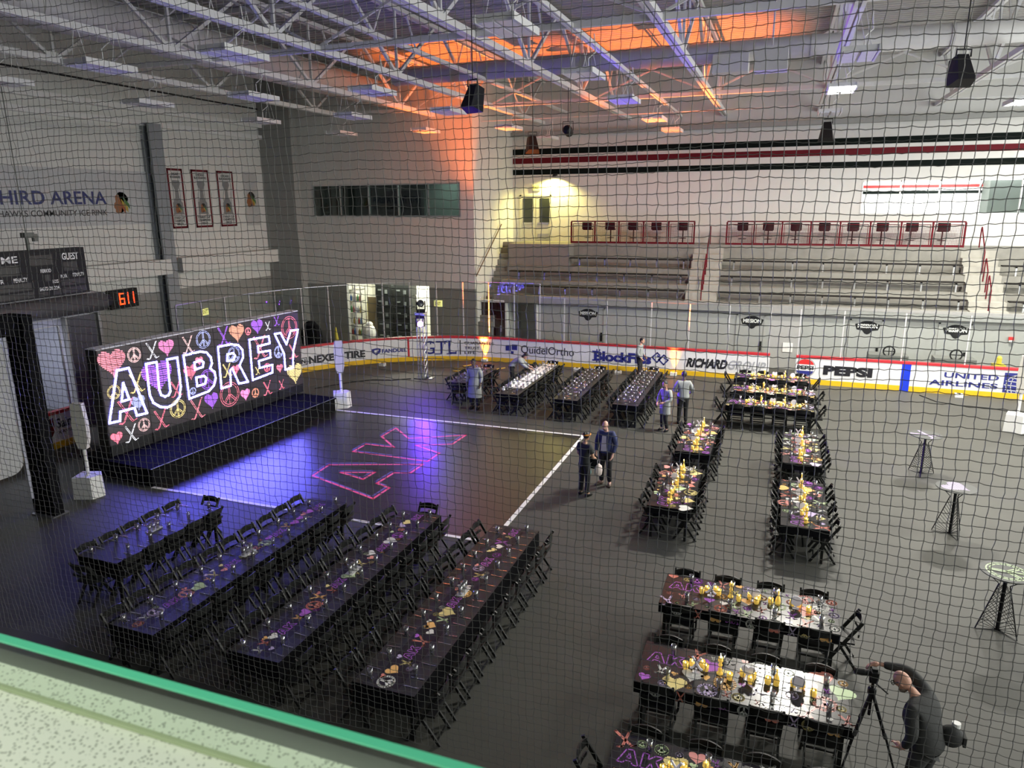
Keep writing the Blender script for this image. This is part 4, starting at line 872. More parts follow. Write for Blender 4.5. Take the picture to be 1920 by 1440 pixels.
def person(label, loc, rotz, J, skin, top, bottom, hairm=None, hair='short', sc=1, look=(0, 1, -.1), shoe=BLACK, fat=1, apron=None, vox=.011, sleeve=True, beard=False):
    t = thing('person', label, 'person', loc, rotz); t.scale = (sc,)*3
    D = dict(pelvis=(0, 0, .95), waist=(0, 0, 1.1), chest=(0, .01, 1.3), neck=(0, .02, 1.47), nape=(0, .035, 1.56),
             shl=(-.17, 0, 1.41), shr=(.17, 0, 1.41), ell=(-.25, -.02, 1.13), elr=(.25, -.02, 1.13), wrl=(-.25, .1, .9), wrr=(.25, .1, .9),
             hil=(-.09, 0, .9), hir=(.09, 0, .9), knl=(-.1, .03, .5), knr=(.1, .03, .5), anl=(-.11, -.01, .09), anr=(.11, -.01, .09), tol=(-.13, .14, .035), tor=(.13, .14, .035))
    D.update({k: v for k, v in J.items() if k[:2] not in ('hd', 'pn')}); D = {k: Vector(v) for k, v in D.items()}
    Rd = dict(pelvis=(.14*fat, .105*fat), waist=(.135*fat, .1*fat), chest=(.15*fat, .11*fat), neck=.055, nape=.052, shl=.062, shr=.062, ell=.044, elr=.044, wrl=.028, wrr=.028,
              hil=.088, hir=.088, knl=.06, knr=.06, anl=.042, anr=.042, tol=.035, tor=.035)
    Ed = [('pelvis', 'waist'), ('waist', 'chest'), ('chest', 'neck'), ('neck', 'nape'), ('chest', 'shl'), ('chest', 'shr'), ('shl', 'ell'), ('shr', 'elr'), ('ell', 'wrl'), ('elr', 'wrr'), ('pelvis', 'hil'), ('pelvis', 'hir'), ('hil', 'knl'), ('hir', 'knr'), ('knl', 'anl'), ('knr', 'anr'), ('anl', 'tol'), ('anr', 'tor')]
    Rb = dict(Rd); Rb.update({k: tuple(x*.8 for x in Rd[k]) for k in ('pelvis', 'waist', 'chest')})
    # head frame
    f = Vector(look).normalized(); up = Vector((0, 0, 1)); up = (up-f*up.dot(f)).normalized(); r = f.cross(up)
    M = Matrix((r, f, up)).transposed(); hc = D['nape']+M @ Vector((0, .035, .085)); P = lambda x, y, z: hc+M @ Vector((x, y, z))
    ex = MB(); ex.sph(hc, (.076, .097, .112), 16, 12, M); ex.sph(P(0, .035, -.065), (.055, .06, .055), 12, 8, M)
    ex.sph(P(0, .098, -.02), (.014, .022, .026), 8, 6, M)
    ex.sph(P(0, .082, -.068), (.026, .016, .01), 8, 6, M)
    for sx in (-1, 1): ex.sph(P(sx*.078, .0, -.012), (.013, .022, .032), 8, 6, M)
    for k, kk, s in (('wrl', 'ell', -1), ('wrr', 'elr', 1)):
        d = D[k]-D[kk]; hd = Vector(J.get('hd'+k[-1], d)); pn = Vector(J.get('pn'+k[-1], (-s, 0, 0)))
        hand(ex, D[k], hd, pn, s)
    me = skin_mesh(D, Ed, Rb, 'pelvis', 2, vox, ex); me.materials.append(skin)
    b = bpy.data.objects.new('body', me); COL.objects.link(b); b.parent = t
    for sx in (-1, 1): MB().sph(P(sx*.032, .088, .012), (.012, .008, .008), 8, 6, M).build('eye', EYE, b)
    def cloth(name, keys, edges, rr, root, m, sub=2):
        me = skin_mesh({k: D[k] for k in keys}, edges, {k: rr[k] for k in keys}, root, sub); me.materials.append(m)
        o = bpy.data.objects.new(name, me); COL.objects.link(o); o.parent = t; return o
    g = lambda k, a: tuple(x+a for x in Rd[k]) if isinstance(Rd[k], tuple) else Rd[k]+a
    D['hem'] = D['pelvis']-Vector((0, 0, .1)); ks = ['pelvis', 'waist', 'chest', 'neck', 'shl', 'shr', 'ell', 'elr', 'hem']+(['cul', 'cur'] if sleeve else [])
    D['cul'] = D['ell'].lerp(D['wrl'], .86); D['cur'] = D['elr'].lerp(D['wrr'], .86)
    rr = {k: g(k, .026) for k in Rd}; rr['shl'] = rr['shr'] = .098; rr['neck'] = .066; rr['cul'] = rr['cur'] = .046; rr['pelvis'] = tuple(x+.034 for x in Rd['pelvis']); rr['waist'] = tuple(x+.032 for x in Rd['waist'])
    if not sleeve: D['ell_'] = D['shl'].lerp(D['ell'], .7); D['elr_'] = D['shr'].lerp(D['elr'], .7); rr['ell_'] = rr['elr_'] = .07; ks = ks[:6]+['ell_', 'elr_', 'hem']
    rr['hem'] = tuple(x+.036 for x in Rd['pelvis'])
    es = [('hem', 'pelvis'), ('pelvis', 'waist'), ('waist', 'chest'), ('chest', 'neck'), ('chest', 'shl'), ('chest', 'shr')]+([('shl', 'ell'), ('shr', 'elr'), ('ell', 'cul'), ('elr', 'cur')] if sleeve else [('shl', 'ell_'), ('shr', 'elr_')])
    D['neck'] = D['chest'].lerp(D['neck'], .8)
    cloth('shirt', ks, es, rr, 'chest', top)
    rt = {k: g(k, .016) for k in Rd}; rt['anl'] = rt['anr'] = .062; rt['pelvis'] = .128*min(fat, 1.22); rt['hil'] = rt['hir'] = .102*min(fat, 1.15); rt['knl'] = rt['knr'] = .075; D['pelvis'] = D['pelvis']+Vector((0, 0, .05)); D['hil'] = D['hil']-Vector((0, 0, .05)); D['hir'] = D['hir']-Vector((0, 0, .05))
    cloth('trousers', ['pelvis', 'hil', 'hir', 'knl', 'knr', 'anl', 'anr'], [('pelvis', 'hil'), ('pelvis', 'hir'), ('hil', 'knl'), ('hir', 'knr'), ('knl', 'anl'), ('knr', 'anr')], rt, 'pelvis', bottom)
    for s in 'lr':
        a = D['an'+s]; o = D['to'+s]; mb = MB(); mb.tube([a+Vector((0, -.05, -.045)), a+Vector((0, .0, -.04)), a.lerp(o, .6)-Vector((0, 0, .01)), o+(o-a)*.15], [.042, .05, .048, .03], 10); mb.build('shoe', shoe, t, smooth=True)
    if hairm:
        mb = MB(); mb.sph(P(0, -.014, .018), (.084, .098, .106), 14, 10, M)
        if hair == 'short': keep = lambda c: (M.transposed() @ (Vector(c)-hc)).z > .03 or ((M.transposed() @ (Vector(c)-hc)).y < -.02 and (M.transposed() @ (Vector(c)-hc)).z > -.06)
        elif hair == 'fringe': keep = lambda c: (M.transposed() @ (Vector(c)-hc)).y < .02 and abs((M.transposed() @ (Vector(c)-hc)).z+.01) < .045
        else: keep = lambda c: (M.transposed() @ (Vector(c)-hc)).z > .035 or (M.transposed() @ (Vector(c)-hc)).y < .01
        mb.f = [q for q in mb.f if keep(sum((Vector(mb.v[i]) for i in q), Vector())/len(q))]; mb.mi = [0]*len(mb.f)
        if hair == 'long': mb.sph(P(0, -.06, -.07), (.07, .05, .1), 10, 8, M)
        if hair == 'bun': mb.sph(P(0, -.1, .07), (.045, .045, .045), 10, 8, M)
        mb.build('hair', hairm, t, smooth=True)
    if beard: MB().sph(P(0, .045, -.09), (.057, .058, .04), 12, 8, M).build('beard', mat('beard_grey', (.2, .16, .13), .8), t, smooth=True)
    if apron:
        z0, m = apron; w = .2*fat; mb = MB(); n = 10; pts = []
        for i in range(n+1):
            q = R(-100+200*i/n); pts.append((sin(q), cos(q)))
        rows = [(1.06, .17*fat, .145*fat), (.9, .19*fat, .165*fat), (.7, .2*fat, .175), (z0, .21*fat, .18)]
        pv = D['pelvis']; vs = [(pv.x+a*rx, pv.y+b_*ry, z) for z, rx, ry in rows for a, b_ in pts]
        fs = [(i*(n+1)+j, i*(n+1)+j+1, (i+1)*(n+1)+j+1, (i+1)*(n+1)+j) for i in range(3) for j in range(n)]
        mb.add(vs, fs).build('apron', m, t, smooth=True)
    return t, P, M
SHIRT = mat('grey_work_shirt', (.27, .285, .285), .8, vary=.05, bump=.1); PANTB = mat('black_trousers', (.012, .012, .014), .8)
person('person in a grey shirt and long grey apron standing left of the white-runner table', (-9.72, 22.45, 0), R(180), dict(), SKIN3, SHIRT, PANTB, HAIRB, 'short', 1.03, fat=1.2, apron=(.42, SHIRT), beard=False)
person('person in a grey shirt bending over the white-runner table to set glasses', (-9.45, 25.45, 0), R(-75), dict(waist=(0, .08, 1.08), chest=(0, .24, 1.2), neck=(0, .38, 1.27), nape=(0, .46, 1.31), shl=(-.17, .32, 1.24), shr=(.17, .32, 1.24), ell=(-.22, .5, 1.02), elr=(.22, .5, 1.0), wrl=(-.15, .7, .9), wrr=(.16, .72, .88), hdl=(0, 1, -.3), hdr=(0, 1, -.3), pnl=(0, 0, -1), pnr=(0, 0, -1)), SKIN, SHIRT, PANTB, HAIRB, 'long', .99, look=(0, .7, -.8))
person('person in a grey shirt standing before the far boards, looking right', (-5.1, 28.75, 0), R(-100), dict(wrl=(-.2, .16, .95), wrr=(.2, .14, .92)), SKIN, SHIRT, PANTB, HAIRB, 'short', .97)
person('person in a grey shirt lit violet, standing left of another by the end-on tables', (-3.05, 22.05, 0), R(150), dict(wrl=(-.1, .24, 1.05), wrr=(.14, .26, 1.0), ell=(-.25, .05, 1.12), elr=(.25, .05, 1.1), knl=(-.1, .1, .5), anl=(-.12, .02, .09)), SKIN, SHIRT, PANTB, HAIRB, 'short', .93, apron=(.62, SHIRT))
person('broad person in a pale grey shirt seen from behind by the end-on tables', (-2.62, 22.95, 0), R(10), dict(wrl=(-.16, .25, 1.02), wrr=(.22, .22, 1.0), ell=(-.29, .0, 1.13), elr=(.29, .0, 1.13)), SKIN3, SHIRT, PANTB, HAIRB, 'short', 1.0, fat=1.28)
JK = mat('navy_jacket', (.022, .032, .11), .75, vary=.15, bump=.2); PINKS = mat('pink_skin', (.62, .36, .28), .45)
t, P, M = person('bald bearded person in a navy jacket and black trousers beside the dance floor corner', (-3.78, 17.0, 0), R(172), dict(wrl=(-.22, .12, .88), wrr=(.22, .12, .88), tor=(.2, .13, .035), tol=(-.16, .14, .035)), PINKS, JK, PANTB, None, sc=1.0, look=(0, 1, -.35), shoe=mat('brown_shoe', (.12, .07, .05), .3), fat=1.12, beard=True)
MB().add([(-.055, .155, 1.36), (.055, .155, 1.36), (.07, .178, 1.1), (.08, .172, .96), (-.08, .172, .96), (-.07, .178, 1.1)], [(0, 1, 2, 5), (5, 2, 3, 4)]).build('shirt_front', mat('pale_shirt', (.5, .5, .55), .7), t)
t, P, M = person('person in black with an orange headscarf holding bags, facing the bald person', (-4.12, 16.15, 0), R(-25), dict(wrl=(-.1, .3, 1.0), wrr=(.1, .3, 1.0), ell=(-.25, .05, 1.1), elr=(.25, .05, 1.1), pnl=(.3, 0, -1), pnr=(-.3, 0, -1)), SKIN2, mat('black_tee', (.013, .015, .016), .8), PANTB, HAIRB, 'bun', .93, sleeve=False)
MB().tube([P(.09*cos(2*PI*i/16), -.01+.105*sin(2*PI*i/16), .045+.012*sin(2*PI*i/16)) for i in range(16)], .022, 6, True).build('headscarf', mat('orange_scarf', (.55, .22, .03), .7, vary=.4, scale=60), t, smooth=True)
def bag(pts, m, lab, loc, rz):
    t = thing('bag', lab, 'bag', loc, rz); mb = MB(); rows = [(.03, .03, .0), (.12, .07, -.08), (.15, .09, -.22), (.13, .08, -.34), (.04, .04, -.38)]
    n = 12; vs = [((a+.008*sin(5*q+z*30))*cos(q)*pts, (b+.006*cos(4*q))*sin(q)*pts, z*pts) for a, b, z in rows for q in [2*PI*j/n for j in range(n)]]
    mb.add(vs, [(i*n+j, i*n+(j+1) % n, (i+1)*n+(j+1) % n, (i+1)*n+j) for i in range(4) for j in range(n)]+[tuple(range(n))[::-1], tuple(range(4*n, 5*n))]); mb.build('bag_body', m, t, smooth=True)
    MB().tube([(-.04*pts, 0, -.02), (-.05*pts, 0, .1), (.05*pts, 0, .1), (.04*pts, 0, -.02)], .008, 5).build('bag_handle', m, t)
bag(.95, CLOTHB, 'bulging black bag held in both hands by the headscarf person', (-3.97, 16.47, .98), R(20))
bag(.8, mat('aqua_plastic', (.2, .5, .5), .4), 'pale aqua plastic bag hanging from the hands of the headscarf person', (-4.1, 16.33, .74), R(-20))
bag(.85, mat('pinkish_plastic', (.55, .47, .44), .4), 'pinkish white plastic bag hanging right of the aqua bag', (-3.84, 16.45, .76), R(60))
BLK = mat('black_knit', (.02, .021, .02), .8, bump=.15)
t, P, M = person('bald person in black bending over a camera on a tripod, lower right corner', (1.99, 8.25, 0), R(47), dict(pelvis=(0, -.02, .95), waist=(0, .03, 1.1), chest=(0, .11, 1.3), neck=(0, .2, 1.45), nape=(0, .27, 1.5), shl=(-.2, .1, 1.39), shr=(.2, .14, 1.42), elr=(.17, .42, 1.57), wrr=(-.02, .67, 1.56), ell=(-.29, -.02, 1.13), wrl=(-.29, .08, .9), hil=(-.1, -.02, .9), hir=(.1, -.02, .9), knl=(-.15, .03, .5), knr=(.15, .05, .5), hdr=(-.5, .6, -.35), pnr=(0, -.2, -1), hdl=(.4, 1, .1), pnl=(0, 0, -1), anl=(-.17, -.04, .09), anr=(.18, -.03, .09), tol=(-.19, .12, .035), tor=(.21, .12, .035)), SKIN, BLK, mat('charcoal_trousers', (.03, .031, .03), .8), None, look=(-.2, .8, -.75), vox=.008, fat=1.5, beard=True)
mb = MB()
for sx in (-1, 1):
    mb.tube([P(sx*.034+.03*cos(2*PI*i/12), .108, .012+.024*sin(2*PI*i/12)) for i in range(12)], .005, 5, True); mb.tube([P(sx*.066, .1, .016), P(sx*.082, .0, .01)], .004, 5)
mb.tube([P(-.012, .11, .015), P(.012, .11, .015)], .004, 5).build('glasses', BLACK, t)
t = thing('waist_bag', 'black waist bag with a white bottle cap worn by the bending photographer', 'bag', (2.2, 8.34, .98))
MB().sph((.06, 0, .05), (.13, .11, .13), 14, 10).build('pouch', BLK, t, smooth=True)
MB().tube([(.1, .03, .16), (.1, .03, .215)], .045, 12).build('bottle_cap', WHITE, t)
MB().box((.17, -.07, -.02), (.2, .07, .1)).build('pocket', BLK, t)
t = thing('tripod', 'black three-legged camera tripod beside the middle broadside table', 'tripod', (1.44, 8.6, 0))
for a in (105, 335, 225):
    d = Vector((cos(R(a)), sin(R(a)), 0)); o = MB().tube([(0, 0, 1.24), d*.2+Vector((0, 0, .72)), d*.21+Vector((0, 0, .72)), d*.46+Vector((0, 0, .01))], [.021, .019, .014, .012], 8).build('leg', BLACK, t)
    MB().tube([d*.19+Vector((0, 0, .75)), d*.22+Vector((0, 0, .68))], .026, 8).build('leg_lock', mat('lock_grey', (.06, .06, .06), .4), o)
MB().tube([(0, 0, .9), (0, 0, 1.36)], .018, 8).lathe([(.05, 1.2), (.05, 1.27), (.03, 1.29)], 10).build('centre_column', BLACK, t)
MB().cbox((0, 0, 1.39), (.09, .07, .06)).tube([(0, -.02, 1.38), (.16, -.1, 1.3)], .009, 6).build('pan_head', BLACK, t)
t = thing('camera_body', 'black camera with a long lens mounted on the tripod', 'camera', (1.44, 8.6, 1.42), R(5))
MB().box((-.04, -.07, 0), (.04, .07, .1)).box((-.03, -.03, .1), (.03, .03, .13)).build('body', BLACK, t)
MB().lathe([(.035, 0), (.036, .06), (.042, .07), (.042, .17), (.038, .18), (0, .17)], 14, M=Matrix.Translation((-.04, 0, .055)) @ Matrix.Rotation(R(-90), 4, 'Y')).build('lens', BLACK, t)

# ---------------------------------------------------------------- chairs
t = thing('folding_chair', '', 'chair'); CH = t
MB().prism([(-.2, -.19), (.2, -.19), (.215, .2), (-.215, .2)], lambda x, y: (x, y, .43), lambda x, y: (x, y, .46)).build('seat', RESIN, t)
def rail(z0, z1, arch, bow):
    mb = MB(); n = 8
    for i in range(n):
        q = []
        for x in (-.205+.41*i/n, -.205+.41*(i+1)/n):
            k = 1-(x/.205)**2; q.append((x, -.235-bow*k, z0, z1+arch*k))
        (xa, ya, a0, a1), (xb, yb, b0, b1) = q
        mb.add([(xa, ya, a0), (xb, yb, b0), (xb, yb, b1), (xa, ya, a1), (xa, ya+.022, a0), (xb, yb+.022, b0), (xb, yb+.022, b1), (xa, ya+.022, a1)], [(0, 1, 2, 3), (7, 6, 5, 4), (3, 2, 6, 7), (0, 4, 5, 1), (0, 3, 7, 4), (1, 5, 6, 2)])
    return mb
rail(.71, .81, .03, .05).build('top_rail', RESIN, t); rail(.57, .62, .01, .03).build('back_slat', RESIN, t)
for sx in (-1, 1):
    MB().bar((sx*.205, -.265, .83), (sx*.205, .23, 0), .028, .045).build('front_leg', RESIN, t)
    MB().bar((sx*.18, .06, .44), (sx*.18, -.24, 0), .026, .04).build('rear_leg', RESIN, t)
MB().bar((-.2, .17, .1), (.2, .17, .1), .025).build('front_stretcher', RESIN, t)
MB().bar((-.18, -.2, .07), (.18, -.2, .07), .025).build('rear_stretcher', RESIN, t)
CH['used'] = 0
def chair(x, y, rz, lab):
    rz += rnd.uniform(-.05, .05); x += rnd.uniform(-.015, .015); y += rnd.uniform(-.015, .015)
    if not CH['used']: CH['used'] = 1; CH.location = (x, y, 0); CH.rotation_euler = (0, 0, rz); CH['label'] = lab; CH['group'] = 'folding chairs around the tables'
    else:
        c = dup(CH, (x, y, 0), rz, lab, 'folding chairs around the tables')
        if 'used' in c: del c['used']
# ---------------------------------------------------------------- tableware prototypes
def proto(mb, name, m, smooth=True): me = mb.mesh(name, smooth); me.materials.clear(); me.materials.append(m); return me
G_TALL = proto(MB().lathe([(0, 0), (.03, 0), (.037, .15), (.0345, .15), (.028, .022), (0, .02)], 12), 'tall_glass', DRINK)
G_WINE = proto(MB().lathe([(0, 0), (.032, 0), (.032, .004), (.005, .008), (.004, .08), (.02, .095), (.036, .13), (.03, .185), (.028, .185), (.033, .13), (0, .1)], 12), 'stem_glass', DRINK)
FORK = proto(MB().box((-.006, -.1, 0), (.006, .03, .003)).box((-.012, .03, .001), (.012, .05, .004)).box((-.012, .05, .001), (-.007, .1, .005)).box((-.003, .05, .001), (.003, .1, .005)).box((.007, .05, .001), (.012, .1, .005)), 'fork', CUTLERY, False)
KNIFE = proto(MB().box((-.006, -.11, 0), (.006, -.01, .005)).prism([(-.007, -.01), (.008, -.01), (.01, .08), (.0, .11), (-.007, .1)], lambda x, y: (x, y, .001), lambda x, y: (x, y, .003)), 'knife', CUTLERY, False)
NAPK = proto(MB().add([(-.05, -.05, 0), (.05, -.05, 0), (.05, .05, 0), (-.05, .05, 0), (-.02, -.02, .12), (.02, -.02, .13), (.025, .02, .14), (-.02, .02, .12)], [(0, 3, 2, 1), (4, 5, 6, 7), (0, 1, 5, 4), (1, 2, 6, 5), (2, 3, 7, 6), (3, 0, 4, 7)]), 'napkin', mat('napkin_white', (.78, .78, .75), .8), False)
def put(me, name, x, y, z, lab, cat, group, rz=0):
    o = bpy.data.objects.new(name, me); COL.objects.link(o); o.location = (x, y, z); o.rotation_euler.z = rz; return tag(o, lab, cat, group)
TZ = .753
CAN = {}
def candle_mesh(kind):
    if kind not in CAN:
        if kind == 'votive': mb = MB().lathe([(0, 0), (.034, 0), (.042, .03), (.04, .1), (.036, .1), (.03, .06), (0, .06)], 12)
        elif kind == 'pillar': mb = MB().lathe([(0, 0), (.045, 0), (.045, .02), (.02, .035), (.032, .07), (.016, .1), (.03, .14), (.015, .17), (.035, .2), (.032, .25), (0, .24)], 12)
        else: mb = MB().lathe([(0, 0), (.04, 0), (.042, .08), (.03, .13), (.012, .17), (.012, .24), (0, .24)], 12)
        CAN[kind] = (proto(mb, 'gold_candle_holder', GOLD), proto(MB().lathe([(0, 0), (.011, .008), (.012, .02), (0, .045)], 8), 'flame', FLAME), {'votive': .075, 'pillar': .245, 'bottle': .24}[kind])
    return CAN[kind]
def candle(x, y, kind, lab):
    h, fl, z = candle_mesh(kind); t = thing('gold_candle', lab, 'candle', (x, y, TZ), 0, 'gold candles on the printed tables')
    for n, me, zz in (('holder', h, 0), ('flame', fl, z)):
        o = bpy.data.objects.new(n, me); COL.objects.link(o); o.parent = t; o.location.z = zz
ACR = mat('white_acrylic', (.72, .7, .74), .35, emit=(.8, .78, .85), es=.1)
def ornament(x, y, kind, rz, ref):
    t = thing('table_ornament', 'white %s ornament among the gold candles on the %s' % ({'heart': 'heart', 'disc': 'round', 'sticks': 'crossed-sticks'}[kind], ref), 'ornament', (x, y, TZ), rz, 'white ornaments on the printed tables')
    f0 = lambda a, b: (a, -.006, b+.13); f1 = lambda a, b: (a, .006, b+.13)
    if kind == 'heart': MB().prism([(a*.17, b*.17) for a, b in heart_pts()][::-1], f0, f1).build('cutout', ACR, t)
    elif kind == 'disc': MB().prism([(.085*cos(2*PI*i/20), .085*sin(2*PI*i/20)) for i in range(20)], f0, f1).build('cutout', ACR, t)
    else:
        mb = MB()
        for m in (-1, 1): mb.bar((m*-.06, 0, .23), (m*.05, 0, .06), .02, .025).bar((m*.05, 0, .06), (m*.085, 0, .05), .02, .025)
        mb.build('cutout', ACR, t)
    MB().box((-.05, -.03, 0), (.05, .03, .01)).box((-.012, -.008, .01), (.012, .008, .06)).build('stand', ACR, t)
# ---------------------------------------------------------------- tables
def table(x0, x1, y0, y1, ref, lab, style, seats, near=0, far=0, tuck=.0, w=None, sides='lr'):
    cx, cy = (x0+x1)/2, (y0+y1)/2; dx, dy = (x1-x0)/2, (y1-y0)/2; alongY = dy > dx
    t = thing('banquet_table', lab, 'table', (cx, cy, 0), 0, 'banquet tables')
    glossy = style in 'NRF'
    MB().box((-dx, -dy, .715), (dx, dy, .75)).build('tabletop', TOPP if glossy else TOPD, t)
    dr = .28 if style == 'T' else .13
    i = .004
    MB().box((-dx-i, -dy-i, .715-dr), (dx+i, -dy+.012, .7499)).box((-dx-i, dy-.012, .715-dr), (dx+i, dy+i, .7499)).box((-dx-i, -dy+.012, .715-dr), (-dx+.012, dy-.012, .7499)).box((dx-.012, -dy+.012, .715-dr), (dx+i, dy-.012, .7499)).build('cloth_skirt', CLOTHB, t)
    lx = [-dx+.09, dx-.09]; lyy = [-dy+.09, dy-.09]
    if (dy > 2 or dx > 2): lyy = [-dy+.09, 0, dy-.09]
    for a in lx:
        for b in lyy: MB().bar((a, b, 0), (a, b, .715), .05, .05).build('leg', RESIN, t)
    if style in 'NRF': MB().bar((lx[0], 0, .3) if not alongY else (0, lyy[0], .3), (lx[1], 0, .3) if not alongY else (0, lyy[-1], .3), .03).build('brace', RESIN, t)
    L, Wd = (2*dy, 2*dx) if alongY else (2*dx, 2*dy)
    mf = (lambda u, v, z=.7508: (-v, u, z)) if alongY else (lambda u, v, z=.7508: (u, v, z))
    r = random.Random(ref)
    mb = MB()
    def spot(u, v, h, kind=None, col=None, rot=None):
        kind = kind or r.choice(['heart', 'peace', 'sticks', 'peace', 'sticks', 'heart']); c = col or r.choice('pyovwgrl')
        mb.use(PRINT[c]); glyph(mb, kind, u, v, h, mf, .019 if h > .15 else .013, r.uniform(-.4, .4) if rot is None else rot, zig=(kind == 'heart' and h > .2))
        if kind == 'heart' and h > .2: glyph(mb, 'heart', u, v, h*.85, lambda a, b: mf(a, b, .7506), 0, 0)
    if style == 'T' and w != 'plain':
        mb.use(RUNP); mb.poly([mf(-L/2+.05, -.2, .7503), mf(L/2-.05, -.2, .7503), mf(L/2-.05, .2, .7503), mf(-L/2+.05, .2, .7503)])
        u = -L/2+.15; k = 0
        while u < L/2-.1:
            if k % 6 == 3: mb.use(PRINT['v']); ak(mb, u+.06, r.uniform(-.03, .03), .15, mf, .014, R(0)); u += .36
            else:
                h = r.choice([.13, .16, .2, .25]); spot(u, r.uniform(-.07, .07), h); spot(u+.1, r.choice([-.13, .13]), .09); u += h*.75+.06
            k += 1
    elif glossy:
        for a in range(int(L/.2)):
            for b in range(int(Wd/.2)):
                u = -L/2+.12+a*(L-.2)/(int(L/.2)-1); v = -Wd/2+.12+b*(Wd-.22)/(int(Wd/.2)-1)
                if a < 3 and 2 <= b < 4: continue
                if (a+b) % 2 == 0: spot(u+r.uniform(-.03, .03), v+r.uniform(-.03, .03), r.choice([.16, .2, .26, .3]))
                else: spot(u+r.uniform(-.05, .05), v+r.uniform(-.05, .05), r.choice([.07, .09, .12]))
        mb.use(PRINT['v']); ak(mb, -L/2+.34, .14, .24, mf, .016)
    if style == 'B':
        mb.use(RUNP); mb.poly([mf(-L/2+.05, -.3, .7503), mf(L/2-.05, -.3, .7503), mf(L/2-.05, .3, .7503), mf(-L/2+.05, .3, .7503)])
        u = -L/2+.2
        while u < L/2-.1: spot(u, r.uniform(-.2, .2), r.choice([.1, .13]), None, r.choice('powgl')); u += .3
    if mb.f: mb.build('table_print', None, t)
    if style == 'N':           # the print runs down over the front skirt
        mb = MB(); ff = lambda u, v: (u, -dy-.0055, .66+v)
        for u, k, c in ((-1.05, 'peace', 'w'), (-.72, 'sticks', 'r'), (-.45, 'heart', 'o'), (.08, 'peace', 'w'), (.42, 'heart', 'r'), (.68, 'sticks', 'l'), (.85, 'peace', 'y'), (1.15, 'heart', 'o')):
            mb.use(PRINT[c]); glyph(mb, k, u, 0, .16, ff, .01, PI if k == 'heart' else 0)
        mb.use(PRINT['v']); ak(mb, -.2, 0, .09, ff, .008); mb.build('skirt_print', None, t)
    # chairs
    def row(n, f, side, frm):
        for k in range(n):
            x, y, rz = f((k+.5)/n); chair(x, y, rz, 'black folding chair, %s of %s, %s from %s' % (side, ref, ORD[k], frm))
    if alongY:
        if 'l' in sides: row(seats, lambda q: (x0+tuck, y0+(y1-y0)*q, -PI/2), 'left side', 'front')
        if 'r' in sides: row(seats, lambda q: (x1-tuck, y0+(y1-y0)*q, PI/2), 'right side', 'front')
        if near: chair(cx, y0-.12, 0, 'black folding chair at the near end of the '+ref)
        if far: chair(cx, y1+.05, PI, 'black folding chair at the far end of the '+ref)
    else:
        row(seats, lambda q: (x0+(x1-x0)*q, y1-tuck, PI), 'far side', 'left')
        if 'n' in sides or sides == 'lr': row(seats, lambda q: (x0+(x1-x0)*q, y0+tuck, 0), 'near side', 'left')
        if near: chair(x0-.1, cy, -PI/2, 'black folding chair at the left end of the '+ref)
        if far: chair(x1+.06, cy, PI/2, 'black folding chair at the right end of the '+ref)
    # tableware
    if style == 'T':
        for sgn, side in ((-1, 'left side'), (1, 'right side')):
            for k in range(seats):
                y = y0+(y1-y0)*(k+.5)/seats; e = cx+sgn*dx
                put(G_TALL, 'tall_glass', e-sgn*.2+rnd.uniform(-.02, .02), y+.14*sgn+rnd.uniform(-.03, .03), TZ, 'tall clear glass, %s of %s, %s from front' % (side, ref, ORD[k]), 'glass', 'tall glasses on the long tables')
                put(FORK, 'fork', e-sgn*.13, y+.1*sgn+rnd.uniform(-.01, .01), TZ, 'steel fork, %s of %s, %s from front' % (side, ref, ORD[k]), 'fork', 'forks on the long tables', -sgn*PI/2+rnd.uniform(-.1, .1))
                put(KNIFE, 'knife', e-sgn*.13, y-.1*sgn+rnd.uniform(-.01, .01), TZ, 'steel knife, %s of %s, %s from front' % (side, ref, ORD[k]), 'knife', 'knives on the long tables', -sgn*PI/2+rnd.uniform(-.1, .1))
        c = thing('condiment_tray', 'clear tray with small glass jars at the middle of the '+ref, 'tray', (cx, cy, TZ), 0, 'condiment trays')
        MB().box((-.07, -.16, 0), (.07, .16, .012)).build('tray', mat('tray_clear', (.6, .6, .58), .2), c)
        for q in (-.1, 0, .1):
            o = bpy.data.objects.new('jar', G_TALL); COL.objects.link(o); o.parent = c; o.location = (0, q, .012)
    if style == 'B':
        n = int((y1-y0)/.38)
        for a in range(4):
            for k in range(n):
                x = cx+(-.27+.18*a)+rnd.uniform(-.02, .02); y = y0+.25+(y1-y0-.5)*k/max(1, n-1)+rnd.uniform(-.04, .04)
                put(G_WINE if (a in (1, 2)) else G_TALL, 'stem_glass' if a in (1, 2) else 'tall_glass', x, y, TZ+(.006 if w == 'white' else 0), '%s glass on %s, %s row from left, %s from front' % ('stemmed' if a in (1, 2) else 'tall', ref, ORD[a], ORD[k]), 'glass', 'glasses on the tables by the far boards')
        if w == 'white':
            MB().box((cx-.28, y0+.9, .7505), (cx+.28, y1-.02, .754)).build('table_runner', mat('runner_white', (.8, .8, .77), .8), label='bright white runner lying on the table by the bending person', cat='runner')
            for k in range(6): put(NAPK, 'napkin', cx-.5*0-.32, y0+.5+.28*k, TZ, 'folded white napkin on the left edge of the white-runner table, %s from front' % ORD[k], 'napkin', 'white napkins', .3*k)
